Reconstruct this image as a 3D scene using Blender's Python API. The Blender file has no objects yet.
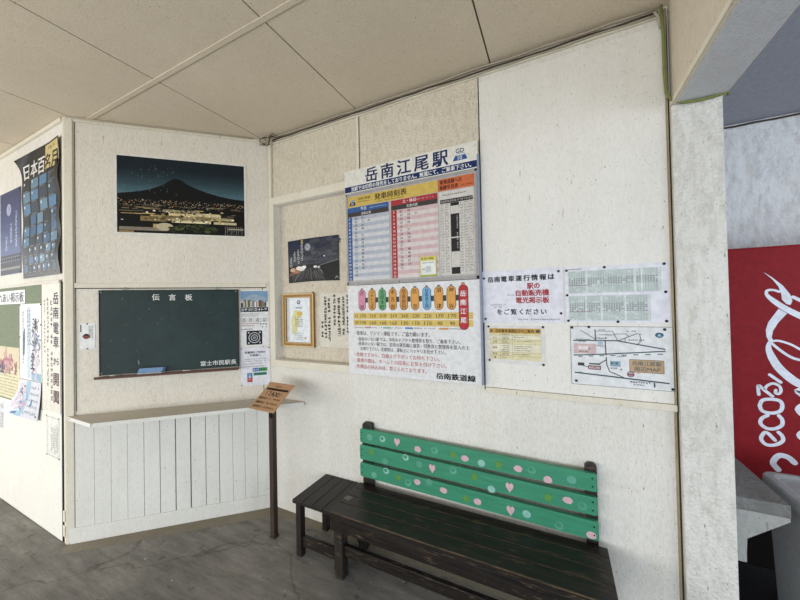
import bpy, bmesh, math, random
from mathutils import Vector, Matrix
random.seed(7)
SC = bpy.context.scene
COL = SC.collection
PI = math.pi

# ------------------------------------------------------------------ room dimensions (metres)
CAM_H = 1.6
CAM_D = 1.8707            # camera distance from the back wall (back wall is the plane y = 0)
ZC = 2.957                # ceiling height
XC = -2.0767              # corner between the chamfer wall and the back wall
XV, YV = -3.0558, -0.8924  # outer corner between the left wall and the chamfer wall
CL = math.hypot(XC - XV, YV)
CA = math.atan2(-YV, XC - XV)
FR = {'B': (0, 0, 0), 'L': (0, YV, 0), 'C': (XV, YV, CA)}   # wall frames: origin x, y, rotation

# ------------------------------------------------------------------ materials
MC = {}
def lin(h):
    h = h.lstrip('#'); o = []
    for i in (0, 2, 4):
        v = int(h[i:i+2], 16) / 255
        o.append(v / 12.92 if v <= .04045 else ((v + .055) / 1.055) ** 2.4)
    return (*o, 1)

class NT:
    def __init__(s, name):
        s.m = bpy.data.materials.new(name); s.m.use_nodes = True
        s.n = s.m.node_tree.nodes; s.l = s.m.node_tree.links
        s.b = s.n['Principled BSDF']
    def add(s, t, **k):
        n = s.n.new(t)
        for a, v in k.items(): setattr(n, a, v)
        return n
    def tex(s, kind, scale, co, stretch=None, **k):
        if stretch:
            mp = s.add('ShaderNodeMapping'); mp.inputs['Scale'].default_value = stretch
            s.l.new(co, mp.inputs['Vector']); co = mp.outputs[0]
        t = s.add(kind); t.inputs['Scale'].default_value = scale
        for a, v in k.items(): t.inputs[a].default_value = v
        s.l.new(co, t.inputs['Vector']); return t
    def ramp(s, src, p0, c0, p1, c1):
        r = s.add('ShaderNodeValToRGB'); e = r.color_ramp.elements
        e[0].position = p0; e[0].color = c0; e[1].position = p1; e[1].color = c1
        s.l.new(src, r.inputs[0]); return r.outputs[0]
    def mix(s, a, b, fac, mode='MIX'):
        m = s.add('ShaderNodeMix', data_type='RGBA', blend_type=mode)
        for i, v in ((0, fac), (6, a), (7, b)):
            if hasattr(v, 'node'): s.l.new(v, m.inputs[i])
            else: m.inputs[i].default_value = v
        return m.outputs[2]
    def co(s, world=True):
        if world: return s.add('ShaderNodeNewGeometry').outputs['Position']
        return s.add('ShaderNodeTexCoord').outputs['Object']
    def bump(s, h, strength, dist=.01):
        b = s.add('ShaderNodeBump'); b.inputs['Strength'].default_value = strength; b.inputs['Distance'].default_value = dist
        s.l.new(h, b.inputs['Height']); s.l.new(b.outputs[0], s.b.inputs['Normal'])
    def out(s, col, rough=.6, spec=.3):
        s.l.new(col, s.b.inputs['Base Color']) if hasattr(col, 'node') else None
        s.b.inputs['Roughness'].default_value = rough; s.b.inputs['Specular IOR Level'].default_value = spec
        return s.m

W0 = (0, 0, 0, 1); W1 = (1, 1, 1, 1)
def ink(h, rough=.55, spec=.2):
    """Printed or painted colour with a slight procedural mottling."""
    k = ('ink', h, rough)
    if k in MC: return MC[k]
    t = NT('ink_' + h.lstrip('#')); c = lin(h); g = .3*c[0] + .59*c[1] + .11*c[2]; c = tuple((v*.86 + g*.14)*.92 for v in c[:3]) + (1,)
    n = t.tex('ShaderNodeTexNoise', 35, t.co(), Detail=3)
    f = t.ramp(n.outputs[0], .3, (.88, .88, .88, 1), .7, (1.06, 1.06, 1.06, 1))
    MC[k] = t.out(t.mix(c, f, 1.0, 'MULTIPLY'), rough, spec); return MC[k]

def wallmat(name, h, stucco=.15, grime=.5, specks=True, scale=170, lo=.80):
    if name in MC: return MC[name]
    t = NT(name); c = lin(h); co = t.co()
    n1 = t.tex('ShaderNodeTexNoise', 1.6, co, Detail=8, Roughness=.65)
    col = t.mix(c, t.ramp(n1.outputs[0], .3, (lo, lo*.98, lo*.94, 1), .68, W1), grime, 'MULTIPLY')
    n2 = t.tex('ShaderNodeTexNoise', 6, co, stretch=(3.2, 3.2, .35), Detail=6)      # runs of dirt
    col = t.mix(col, t.ramp(n2.outputs[0], .38, (.86, .82, .75, 1), .62, W1), grime * .35, 'MULTIPLY')
    if specks:
        for sc_, st_, lo_, rad, cc in ((30, (1, 1, .8), .70, .10, (.25, .22, .19, 1)), (85, (1, 1, .6), .60, .17, (.42, .37, .31, 1)), (13, (1.5, 1.5, .5), .72, .07, (.40, .34, .28, 1))):
            v = t.tex('ShaderNodeTexVoronoi', sc_, co, stretch=st_)
            sep = t.add('ShaderNodeSeparateColor'); t.l.new(v.outputs['Color'], sep.inputs[0])
            pick = t.ramp(sep.outputs[0], lo_, W0, lo_ + .02, W1)
            dot = t.ramp(v.outputs['Distance'], rad * .55, W1, rad, W0)
            col = t.mix(col, t.mix(W1, cc, t.mix(pick, dot, 1.0, 'MULTIPLY')), .8, 'MULTIPLY')
    ng = t.tex('ShaderNodeTexNoise', scale * .55, co, stretch=(1, 1, .35), Detail=5, Roughness=.7)
    col = t.mix(col, t.ramp(ng.outputs[0], .36, (.80, .785, .76, 1), .56, W1), (min(1, .55 + stucco * .5) if stucco > .06 else .3), 'MULTIPLY')
    if specks:
        nc = t.tex('ShaderNodeTexNoise', 10, co, stretch=(5, 5, .9), Detail=3, Roughness=.6)
        col = t.mix(col, t.ramp(nc.outputs[0], .70, W1, .74, (.52, .47, .40, 1)), .6, 'MULTIPLY')
    nb = t.tex('ShaderNodeTexNoise', scale, co, Detail=4)
    t.bump(nb.outputs[0], min(1, stucco * 1.6), .012)
    MC[name] = t.out(col, .75, .15); return MC[name]

def metal(h, rough=.4):
    k = ('metal', h)
    if k in MC: return MC[k]
    t = NT('metal'); n = t.tex('ShaderNodeTexNoise', 60, t.co(), Detail=2)
    c = t.mix(lin(h), t.ramp(n.outputs[0], .3, (.8, .8, .8, 1), .7, W1), 1., 'MULTIPLY')
    t.b.inputs['Metallic'].default_value = .8
    MC[k] = t.out(c, rough, .4); return MC[k]

def woodmat(name, h, h2, rough=.45, wear=None, stretch=(2, 40, 40), world=True):
    if name in MC: return MC[name]
    t = NT(name); co = t.co(world)
    n = t.tex('ShaderNodeTexNoise', 1.6, co, stretch=stretch, Detail=7, Roughness=.7)
    c = t.ramp(n.outputs[0], .32, lin(h2), .68, lin(h))
    if wear:
        w = t.tex('ShaderNodeTexNoise', 3.5, co, stretch=(2.5, 14, 14), Detail=9, Roughness=.75)
        c = t.mix(c, lin(wear), t.ramp(w.outputs[0], .56, W0, .66, (.75, .75, .75, 1)))
    t.bump(n.outputs[0], .25, .004)
    MC[name] = t.out(c, rough, .35); return MC[name]

def floormat():
    t = NT('worn_concrete'); co = t.co()
    n1 = t.tex('ShaderNodeTexNoise', 1.3, co, Detail=9, Roughness=.7)
    c = t.ramp(n1.outputs[0], .3, lin('#64625f'), .7, lin('#928e87'))
    mp = t.add('ShaderNodeMapping'); mp.inputs['Rotation'].default_value = (0, 0, -.62); mp.inputs['Scale'].default_value = (1, 7, 1)
    t.l.new(co, mp.inputs[0])
    n2 = t.tex('ShaderNodeTexNoise', 3.0, mp.outputs[0], Detail=8, Roughness=.72)
    c = t.mix(c, t.ramp(n2.outputs[0], .35, (.62, .61, .60, 1), .66, (1.15, 1.14, 1.12, 1)), .9, 'MULTIPLY')
    n3 = t.tex('ShaderNodeTexNoise', 14, co, Detail=3)
    c = t.mix(c, t.ramp(n3.outputs[0], .64, W1, .70, (.55, .54, .52, 1)), .7, 'MULTIPLY')
    n4 = t.tex('ShaderNodeTexNoise', 48, co, Detail=2)
    c = t.mix(c, lin('#c9c4ba'), t.ramp(n4.outputs[0], .73, W0, .76, (.8, .8, .8, 1)))
    # cracks
    nw = t.tex('ShaderNodeTexNoise', 2.5, co, Detail=4)
    cw = t.mix(co, nw.outputs[1], .22)
    v = t.add('ShaderNodeTexVoronoi', feature='DISTANCE_TO_EDGE'); v.inputs['Scale'].default_value = .75
    t.l.new(cw, v.inputs['Vector'])
    c = t.mix(c, t.ramp(v.outputs[0], 0.0012, (.45, .44, .43, 1), .004, W1), .7, 'MULTIPLY')
    nb = t.tex('ShaderNodeTexNoise', 90, co, Detail=4); t.bump(nb.outputs[0], .25, .006)
    return t.out(c, .72, .25)

def clothmat(name, h, scale=60):
    t = NT(name); n = t.tex('ShaderNodeTexNoise', scale, t.co(), Detail=4)
    t.bump(n.outputs[0], .3, .004)
    return t.out(t.mix(lin(h), t.ramp(n.outputs[0], .3, (.75, .75, .75, 1), .7, W1), .8, 'MULTIPLY'), .85, .1)

def chalkmat():
    t = NT('chalkboard_green'); co = t.co()
    n = t.tex('ShaderNodeTexNoise', 5, co, Detail=8, Roughness=.7)
    c = t.ramp(n.outputs[0], .35, lin('#122422'), .7, lin('#1e3431'))
    n2 = t.tex('ShaderNodeTexNoise', 38, co, stretch=(1, 1, .45), Detail=2)
    c = t.mix(c, lin('#9aa8a0'), t.ramp(n2.outputs[0], .72, W0, .78, (.55, .55, .55, 1)))
    return t.out(c, .5, .3)

M_WALL = wallmat('painted_wall', '#e9e5dc')
M_WALLC = wallmat('painted_wall_chamfer', '#e9e2d4')
M_STUCCO = wallmat('rough_stucco', '#e4dac6', stucco=.55, scale=95)
M_BOARDW = wallmat('white_board_paint', '#ece8e0', stucco=.05, grime=.4)
M_WHITE = wallmat('white_panel_paint', '#efece2', stucco=.03, grime=.25, lo=.85)
M_TRIM = wallmat('trim_paint', '#e6dfcd', stucco=.05, grime=.55)
M_CEIL = wallmat('ceiling_board', '#dccfb9', stucco=.1, grime=.4, scale=220)
M_PILLAR = wallmat('pillar_stucco', '#e9e6de', stucco=.6, scale=75)
M_ALC = wallmat('alcove_stucco', '#f2f3f3', stucco=1., scale=55, specks=False)
M_BEAM = wallmat('beam_paint', '#dcd2bf', stucco=.1)
M_DIRT = wallmat('dirty_paint', '#bfae8e', stucco=.2, grime=1., lo=.5)
M_PLANK = wallmat('plank_paint', '#e8e6de', stucco=.05, grime=.45)
M_GAP = ink('#3a352d', .9)
M_DARK = ink('#17140f', .8)
M_FLOOR = floormat()
M_CURB = wallmat('curb_concrete', '#938b7b', stucco=.3, grime=.8, lo=.6)
M_CHALK = chalkmat()
M_BENCH = woodmat('dark_bench_wood', '#2b2521', '#120f0d', .34, wear='#6d5a44')
M_WORN = woodmat('worn_edge', '#6e5a43', '#2a211b', .55, stretch=(9, 40, 40))
M_BENCHV = woodmat('dark_bench_wood_upright', '#2f2822', '#171310', .5, wear='#6d5a44', stretch=(40, 40, 2))
M_STOOL = woodmat('dark_stool_wood', '#2f2823', '#191512', .45, stretch=(40, 2, 40))
M_GREEN = woodmat('green_slat_paint', '#419270', '#367f60', .45, stretch=(3, 30, 30))
M_COUNTER = wallmat('counter_paint', '#d0cac0', stucco=.05, grime=.6, lo=.75)
M_STEEL = metal('#8d8d8a')
M_POST = woodmat('rusty_post', '#4a3a30', '#2a211c', .55, stretch=(30, 30, 3))
M_KRAFT = woodmat('kraft_board', '#b78f6a', '#a88260', .6, stretch=(6, 6, 6))
M_GOLD = woodmat('gilt_frame', '#a97a30', '#7d5518', .35, stretch=(20, 20, 20))
M_RED = ink('#960c18', .5, .12)
M_TACK = ink('#15151a', .4, .4)

# ------------------------------------------------------------------ mesh builder
TXT = {}
def glyphs(s):
    """Triangulated outline of a string from Blender's built-in font: verts, faces, bbox (unit size)."""
    k = s
    if k in TXT: return TXT[k]
    cu = bpy.data.curves.new('lettering', 'FONT'); cu.body = s; cu.resolution_u = 2
    o = bpy.data.objects.new('lettering', cu); COL.objects.link(o)
    bpy.context.view_layer.update()
    dg = bpy.context.evaluated_depsgraph_get()
    me = bpy.data.meshes.new_from_object(o.evaluated_get(dg))
    v = [(p.co.x, p.co.y) for p in me.vertices]; f = [tuple(p.vertices) for p in me.polygons]
    COL.objects.unlink(o); bpy.data.objects.remove(o); bpy.data.curves.remove(cu); bpy.data.meshes.remove(me)
    if not v: v = [(0, 0)]
    xs = [p[0] for p in v]; ys = [p[1] for p in v]
    TXT[k] = (v, f, (min(xs), min(ys), max(xs), max(ys))); return TXT[k]

class MB:
    """Collects shapes (wall frame: u to the right, z up, w out of the wall) into one mesh."""
    def __init__(s): s.sub = 1; s.bt = .13; s.v = []; s.f = []; s.fm = []; s.sm = []; s.mats = []
    def mi(s, m):
        if m not in s.mats: s.mats.append(m)
        return s.mats.index(m)
    def raw(s, vs, fs, mat, smooth=False):
        o = len(s.v); s.v += [tuple(p) for p in vs]; i = s.mi(mat)
        for f in fs: s.f.append(tuple(a + o for a in f)); s.fm.append(i); s.sm.append(smooth)
    # --- flat prints
    def poly(s, pts, mat, w):
        a = sum(pts[i][0] * pts[(i+1) % len(pts)][1] - pts[(i+1) % len(pts)][0] * pts[i][1] for i in range(len(pts)))
        if a < 0: pts = pts[::-1]
        s.raw([(u, -w, z) for u, z in pts], [tuple(range(len(pts)))], mat)
    def rect(s, u0, z0, u1, z1, mat, w):
        if s.sub > 1:
            n = s.sub; vs = [(u0 + (u1-u0)*i/n, -w, z0 + (z1-z0)*j/n) for j in range(n+1) for i in range(n+1)]
            s.raw(vs, [(j*(n+1)+i, j*(n+1)+i+1, (j+1)*(n+1)+i+1, (j+1)*(n+1)+i) for j in range(n) for i in range(n)], mat); return
        s.poly([(u0, z0), (u1, z0), (u1, z1), (u0, z1)], mat, w)
    def disc(s, u, z, ru, rz, mat, w, n=20): s.poly([(u + ru * math.cos(2*PI*i/n), z + rz * math.sin(2*PI*i/n)) for i in range(n)], mat, w)
    def ribbon(s, pts, wid, mat, w, sub=5):
        P = [Vector(p) for p in pts]; n = len(P)
        if not hasattr(wid, '__len__'): wid = [wid] * n
        Q = []; Wd = []
        for i in range(n - 1):
            a = P[max(i-1, 0)]; b = P[i]; c = P[i+1]; d = P[min(i+2, n-1)]
            for k in range(sub):
                t = k / sub
                Q.append(.5 * ((2*b) + (c-a)*t + (2*a-5*b+4*c-d)*t*t + (3*b-a-3*c+d)*t**3)); Wd.append(wid[i] + (wid[i+1]-wid[i])*t)
        Q.append(P[-1]); Wd.append(wid[-1])
        vs = []
        for i, q in enumerate(Q):
            t = Q[min(i+1, len(Q)-1)] - Q[max(i-1, 0)]
            t = t.normalized() if t.length > 1e-9 else Vector((1, 0)); nn = Vector((-t.y, t.x)) * Wd[i] / 2
            vs += [(q.x - nn.x, -w, q.y - nn.y), (q.x + nn.x, -w, q.y + nn.y)]
        s.raw(vs, [(2*i, 2*i+2, 2*i+3, 2*i+1) for i in range(len(Q)-1)], mat)
        for q, r, e in ((Q[0], Wd[0]/2, .00004), (Q[-1], Wd[-1]/2, .00008)): s.disc(q.x, q.y, r, r, mat, w + e, 12)
    def text(s, st, u, z, h, mat, w, width=None, bold=.012, align='C', slant=0, vert=False, gap=1.12):
        """Centre (or left edge for align='L') at u, vertical centre z, glyph height h; vert = written downwards from z."""
        if vert:
            for i, ch in enumerate(st):
                if ch != ' ': s.text(ch, u, z - h/2 - i*h*gap, h, mat, w, None, bold)
            return
        if width and len(st) > 1 and align == 'J':      # justified single characters
            n = len(st)
            for i, ch in enumerate(st):
                if ch != ' ': s.text(ch, u + width * (i + .5) / n, z, h, mat, w, None, bold)
            return
        v, f, (x0, y0, x1, y1) = glyphs(st)
        ref = .92 if ord(max(st)) > 0x2000 else .73
        k = h / ref; kx = k
        if width: kx = width / max(x1 - x0, 1e-6)
        cy = .38 if ref == .92 else .36
        cx = (x0 + x1) / 2 if align == 'C' else x0
        b_ = bold * .8
        sh = [(0, 0)] if bold < .01 else [(-b_, 0), (b_, 0)] if bold < .02 else [(-b_, -b_*.6), (b_, -b_*.6), (b_, b_*.6), (-b_, b_*.6)]
        for q, (dx, dz) in enumerate(sh):
            s.raw([(u + (a + dx - cx) * kx, -w - q * .00004, z + (b + dz - cy) * k) for a, b in v], f, mat)
    def bars(s, u0, u1, z, h, mat, w, vert=False):
        """A line of lettering too small to read: stroke clusters the size of characters."""
        p = u0
        while p + h * .7 < u1:
            if random.random() < .93:
                t = h * s.bt
                for _ in range(2):
                    b = z - h*.45 + random.random() * h * .8; s.rect(p, b, p + h*.8, b + t, mat, w) if not vert else s.rect(z-h*.45, p + (b-z+h*.45), z+h*.4, p + (b-z+h*.45) + t, mat, w)
                for _ in range(2):
                    a = random.random() * h * .65; c = random.random() * h * .3
                    if not vert: s.rect(p + a, z - h*.45 + c, p + a + t, z + h*.45, mat, w)
                    else: s.rect(z - h*.4 + a, p + c, z - h*.4 + a + t, p + h*.85, mat, w)
            p += h * 1.0
    # --- solids
    def box(s, u0, u1, w0, w1, z0, z1, mat, bev=0, rot=None):
        """w is measured out of the wall, towards negative y."""
        s.hexa([(u0, -w1, z0), (u1, -w1, z0), (u1, -w0, z0), (u0, -w0, z0), (u0, -w1, z1), (u1, -w1, z1), (u1, -w0, z1), (u0, -w0, z1)], mat, bev)
    def hexa(s, p, mat, bev=0):
        fs = [(3, 2, 1, 0), (4, 5, 6, 7), (0, 1, 5, 4), (1, 2, 6, 5), (2, 3, 7, 6), (3, 0, 4, 7)]
        s.bev(p, fs, mat, bev)
    def bev(s, p, fs, mat, bev):
        if not bev: s.raw(p, fs, mat); return
        bm = bmesh.new(); V = [bm.verts.new(q) for q in p]
        for f in fs: bm.faces.new([V[i] for i in f])
        bmesh.ops.bevel(bm, geom=list(bm.edges), offset=bev, segments=2, affect='EDGES', profile=.6)
        bm.verts.index_update()
        s.raw([q.co[:] for q in bm.verts], [tuple(q.index for q in f.verts) for f in bm.faces], mat); bm.free()
    def prism(s, pts, w0, w1, mat, bev=0):
        """Polygon in the wall plane, extruded from w0 to w1."""
        a = sum(pts[i][0] * pts[(i+1) % len(pts)][1] - pts[(i+1) % len(pts)][0] * pts[i][1] for i in range(len(pts)))
        if a < 0: pts = pts[::-1]
        n = len(pts)
        p = [(u, -w1, z) for u, z in pts] + [(u, -w0, z) for u, z in pts]
        fs = [tuple(range(n)), tuple(range(2*n-1, n-1, -1))] + [(i, i+n, (i+1) % n + n, (i+1) % n) for i in range(n)]
        s.bev(p, fs, mat, bev)
    def slab(s, pts, z0, z1, mat, bev=0):
        """Horizontal polygon (x, y) extruded upwards."""
        a = sum(pts[i][0] * pts[(i+1) % len(pts)][1] - pts[(i+1) % len(pts)][0] * pts[i][1] for i in range(len(pts)))
        if a < 0: pts = pts[::-1]
        n = len(pts)
        p = [(x, y, z0) for x, y in pts] + [(x, y, z1) for x, y in pts]
        fs = [tuple(range(n-1, -1, -1)), tuple(range(n, 2*n))] + [(i, (i+1) % n, (i+1) % n + n, i+n) for i in range(n)]
        s.bev(p, fs, mat, bev)
    def tube(s, pts, r, mat, n=8, closed=False):
        P = [Vector(p) for p in pts]; vs = []; fs = []
        up = Vector((.13, .31, .94))
        for i, p in enumerate(P):
            t = (P[(i+1) % len(P)] if closed else P[min(i+1, len(P)-1)]) - (P[i-1] if (closed or i) else P[0])
            t.normalize(); a = t.cross(up)
            if a.length < .05: a = t.cross(Vector((1, 0, 0)))
            a.normalize(); b = t.cross(a)
            vs += [p + r * (math.cos(2*PI*k/n) * a + math.sin(2*PI*k/n) * b) for k in range(n)]
        m = len(P)
        for i in range(m if closed else m - 1):
            for k in range(n):
                j = (i+1) % m; fs.append((i*n+k, i*n+(k+1) % n, j*n+(k+1) % n, j*n+k))
        if not closed: fs += [tuple(range(n-1, -1, -1)), tuple(range((m-1)*n, m*n))]
        s.raw(vs, fs, mat, True)
    def dome(s, u, z, w, r, mat, n=10):
        """Small round pin head on a wall surface."""
        vs = []; fs = []
        for j, (rr, hh) in enumerate(((1, 0), (.95, .45), (.6, .8))):
            vs += [(u + r*rr*math.cos(2*PI*k/n), -(w + r*hh*.8), z + r*rr*math.sin(2*PI*k/n)) for k in range(n)]
        for j in range(2):
            for k in range(n): fs.append((j*n+k, j*n+(k+1) % n, (j+1)*n+(k+1) % n, (j+1)*n+k))
        fs.append(tuple(range(2*n, 3*n)))
        s.raw(vs, fs, mat, True)
    def sheet(s, u0, z0, u1, z1, mat, w, nu=1, nz=1, th=.0012):
        """A paper sheet: front grid, back and edges."""
        if nu == 1 and nz == 1: s.box(u0, u1, w - th, w, z0, z1, mat); return
        for ww, flip in ((w, False), (w - th, True)):
            vs = [(u0 + (u1-u0)*i/nu, -ww, z0 + (z1-z0)*j/nz) for j in range(nz+1) for i in range(nu+1)]
            fs = [(j*(nu+1)+i, j*(nu+1)+i+1, (j+1)*(nu+1)+i+1, (j+1)*(nu+1)+i) for j in range(nz) for i in range(nu)]
            if flip: fs = [f[::-1] for f in fs]
            s.raw(vs, fs, mat)
    def build(s, name, frame=None, base=None, parent=None, warp=None, org=None):
        """frame: wall frame key; base: origin in that frame (default: middle of the bottom edge of the shape)."""
        if warp: s.v = [warp(*p) for p in s.v]
        if parent is not None: org = parent['_org']; fr = None
        elif org is None:
            if base is None:
                xs, ys, zs = zip(*s.v); base = ((min(xs)+max(xs))/2, max(ys), min(zs))
            org = base
        me = bpy.data.meshes.new(name)
        me.from_pydata([(x-org[0], y-org[1], z-org[2]) for x, y, z in s.v], [], s.f)
        for m in s.mats: me.materials.append(m)
        me.polygons.foreach_set('material_index', s.fm); me.polygons.foreach_set('use_smooth', s.sm); me.update()
        o = bpy.data.objects.new(name, me); COL.objects.link(o)
        if parent is not None: o.parent = parent
        else: place(o, frame, org)
        o['_org'] = tuple(org)
        return o

def place(o, frame, org):
    fx, fy, fa = FR[frame or 'B']; c, s_ = math.cos(fa), math.sin(fa)
    o.location = (fx + c*org[0] - s_*org[1], fy + s_*org[0] + c*org[1], org[2]); o.rotation_euler = (0, 0, fa)
GROUPS = {'cable': 'electric cables along the walls', 'chalk': 'pieces of chalk on the tray'}
def tag(o, label, cat, group=None):
    o['label'] = label; o['category'] = cat
    if len(label.split()) > 16 or len(label.split()) < 4: print('LABEL', len(label.split()), label)
    if cat in GROUPS: o['group'] = GROUPS[cat]
    if group: o['group'] = group
    return o
def struct(o): o['kind'] = 'structure'; return o
def empty(name, frame, org, label, cat):
    o = bpy.data.objects.new(name, None); o.empty_display_size = .1; COL.objects.link(o); place(o, frame, org); o['_org'] = tuple(org)
    return tag(o, label, cat)
def part(mb, name, parent, label=None):
    o = mb.build(name, parent=parent)
    if label: o['label'] = label
    return o
def tacks(root, pts, w, r=.0065, name='thumbtack'):
    for u, z in pts:
        m = MB(); m.dome(u, z, w, r, M_TACK); part(m, name, root)

def pins(root, pts, w0, w1, r=.006):
    for u, z in pts:
        m = MB(); m.dome(u, z, w1, r, M_TACK); m.box(u - .001, u + .001, w0, w1, z - .001, z + .001, M_TACK); part(m, 'thumbtack', root)

# =================================================================== SETTING
# ---- floor: concrete with a paler unpainted border along the walls
m = MB(); m.slab([(-8, -7), (6, -7), (6, 1.6), (-8, 1.6)], -.12, 0, M_FLOOR)
cx, cy = math.cos(CA), math.sin(CA); nx, ny = cy, -cx
m.raw([(XV, YV, .001), (XV + nx*.09 + .03, YV + ny*.09, .001), (XC + nx*.10 + .05, ny*.10 , .001), (XC, 0, .001)], [(0, 1, 2, 3)], M_CURB)
m.raw([(XC + nx*.10 + .05, ny*.10, .001), (.49, -.07, .001), (.49, 0, .001), (XC, 0, .001)], [(0, 1, 2, 3)], M_CURB)
m.raw([(.665, -.02, .001), (6, -.02, .001), (6, 1.5, .001), (.665, 1.5, .001)], [(0, 1, 2, 3)], wallmat('floor_painted_shade', '#3a3a3c', stucco=.6, grime=.8))  # dark patch paints the shade on the alcove floor under ledge and bin
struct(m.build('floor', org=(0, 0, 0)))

# ---- ceiling: boards with open dark joints, on a dark backing
JX = [-3.925, -3.02, -2.105, -1.215, -.305, .60, 1.51, 2.4, 3.2]
JY = [1.6, -.805, -2.625, -4.3]
m = MB(); m.slab([(-8, -4.3), (3.2, -4.3), (3.2, 1.6), (-8, 1.6)], ZC + .02, ZC + .12, M_GAP)
xs = [-8, -6.6, -5.7, -4.83] + JX
for i in range(len(xs) - 1):
    for j in range(len(JY) - 1):
        m.slab([(xs[i] + .004, JY[j+1] + .003), (xs[i+1] - .004, JY[j+1] + .003), (xs[i+1] - .004, JY[j] - .003), (xs[i] + .004, JY[j] - .003)], ZC, ZC + .021, M_CEIL)
struct(m.build('ceiling', org=(0, 0, ZC)))
for i, y in enumerate((-.805, -2.625)):
    m = MB(); m.box(-3.0 if i == 0 else -6, .49, -y - .014, -y + .014, ZC - .006, ZC, M_CEIL, .002); struct(m.build('trim_%d' % (1+i)))

# ---- back wall with the shallow boarded-up ticket window
RX0, RX1, RZ0, RZ1, RD = -2.02, -1.215, 1.180, 2.415, .06
m = MB()
def wq(u0, u1, z0, z1, w, mat): m.rect(u0, z0, u1, z1, mat, w)
wq(XC, RX0, 0, RZ1, 0, M_WALL); wq(RX0, RX1, 0, RZ0, 0, M_WALL); wq(RX1, .50, 0, ZC, 0, M_WALL)
wq(XC, RX1, RZ1, 2.478, 0, M_WALL); wq(XC, RX1, 2.478, ZC, 0, M_STUCCO)
wq(RX0, RX1, RZ0, RZ1, -RD, M_STUCCO)
for a in (((RX0, 0, RZ0), (RX0, RD, RZ0), (RX0, RD, RZ1), (RX0, 0, RZ1)), ((RX1, RD, RZ0), (RX1, 0, RZ0), (RX1, 0, RZ1), (RX1, RD, RZ1)),
          ((RX0, 0, RZ0), (RX1, 0, RZ0), (RX1, RD, RZ0), (RX0, RD, RZ0)), ((RX0, RD, RZ1), (RX1, RD, RZ1), (RX1, 0, RZ1), (RX0, 0, RZ1))):
    m.raw(a, [(0, 1, 2, 3)], M_WALL)
m.rect(-1.205, 2.42, -.38, ZC, M_STUCCO, .0008)
m.slab([(XC, .061), (.66, .061), (.66, .10), (XC, .10)], 0, ZC, M_WALL)
m.raw([(.50, 0, 0), (.50, .061, 0), (.50, .061, ZC), (.50, 0, ZC)], [(0, 1, 2, 3)], M_WALL)
struct(m.build('wall_back', org=(0, 0, 0)))
# flat board covering the right bay of the wall
m = MB(); m.box(-.373, .482, .0005, .008, 1.118, 2.875, M_BOARDW, .002)
struct(m.build('trim_3'))
# frame of the old ticket window: head line, left stile, sill
m = MB(); m.box(XC + .002, RX0 - .002, 0, .012, 1.125, 2.478, M_TRIM, .003); m.box(RX0 - .002, -1.21, 0, .012, 2.418, 2.478, M_TRIM, .003)
m.box(RX0 - .002, -1.21, 0, .022, 1.125, 1.178, M_TRIM, .004)
struct(m.build('trim_4'))
# sill batten right of the sign, joint battens above, cornice
m = MB(); m.box(-.372, .484, 0, .016, 1.085, 1.116, M_TRIM, .004); struct(m.build('trim_5'))
m = MB(); m.box(-1.222, -1.204, 0, .010, 2.478, ZC - .03, M_TRIM, .003); struct(m.build('trim_6'))
m = MB(); m.box(-1.2035, -1.2, .0005, .002, 2.478, ZC - .03, M_GAP); m.box(-.381, -.376, .0005, .002, 1.1, ZC - .05, M_GAP)
m.box(.484, .490, .0005, .003, 0, ZC - .05, M_GAP); m.box(.474, .4835, .0005, .0035, 0, 1.08, M_DIRT); m.box(.4745, .4835, .0085, .0105, 1.12, 2.87, M_DIRT); m.box(XC + .01, -1.21, .0008, .002, 2.477, 2.481, M_GAP); struct(m.build('trim_7'))
m = MB(); m.box(XC + .03, .49, 0, .016, ZC - .05, ZC - .022, M_TRIM, .004); struct(m.build('trim_8'))
m = MB(); m.box(XC + .012, XC + .04, .0, .02, 2.478, ZC - .05, M_TRIM, .005); struct(m.build('trim_9'))

# ---- chamfer wall (ticket office front)
m = MB(); m.box(0, CL, -.06, 0, 0, ZC, M_WALLC); struct(m.build('wall_chamfer', 'C', org=(0, 0, 0)))
m = MB(); m.box(.05, 1.29, 0, .010, 1.758, 1.792, M_TRIM, .003); m.box(.05, 1.29, .0, .0015, 1.752, 1.7575, M_GAP); struct(m.build('trim_10', 'C'))
m = MB(); m.box(.0, .046, .0, .014, 0.0, ZC - .001, M_TRIM, .004); struct(m.build('trim_11', 'C'))       # corner post, chamfer side
m = MB(); m.box(.05, 1.30, 0, .016, ZC - .03, ZC - .002, M_TRIM, .004); struct(m.build('trim_12', 'C'))
m = MB(); m.box(.052, .055, .0005, .002, .9, ZC - .03, M_GAP); m.box(1.26, 1.2635, .0005, .002, .9, 1.752, M_GAP); struct(m.build('trim_13', 'C'))
# planking below the counter
m = MB(); pu = [.05, .158, .255, .352, .452, .551, .65, .748, .848, .94, 1.034, 1.12, 1.21, 1.306]
gap = {.551: .004, .65: .006, .748: .007, .848: .004, .94: .004, .452: .003}
m.box(.05, 1.306, 0, .003, .10, .85, M_GAP)
for a, b in zip(pu, pu[1:]):
    m.box(a + gap.get(a, .0016)/2, b - gap.get(b, .0016)/2, .003, .013, .105, .848, M_PLANK, .0012)
struct(m.build('wainscot', 'C'))
m = MB(); m.box(.02, 1.306, 0, .018, 0.0, .104, M_PLANK, .004); struct(m.build('baseboard_chamfer', 'C'))
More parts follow.
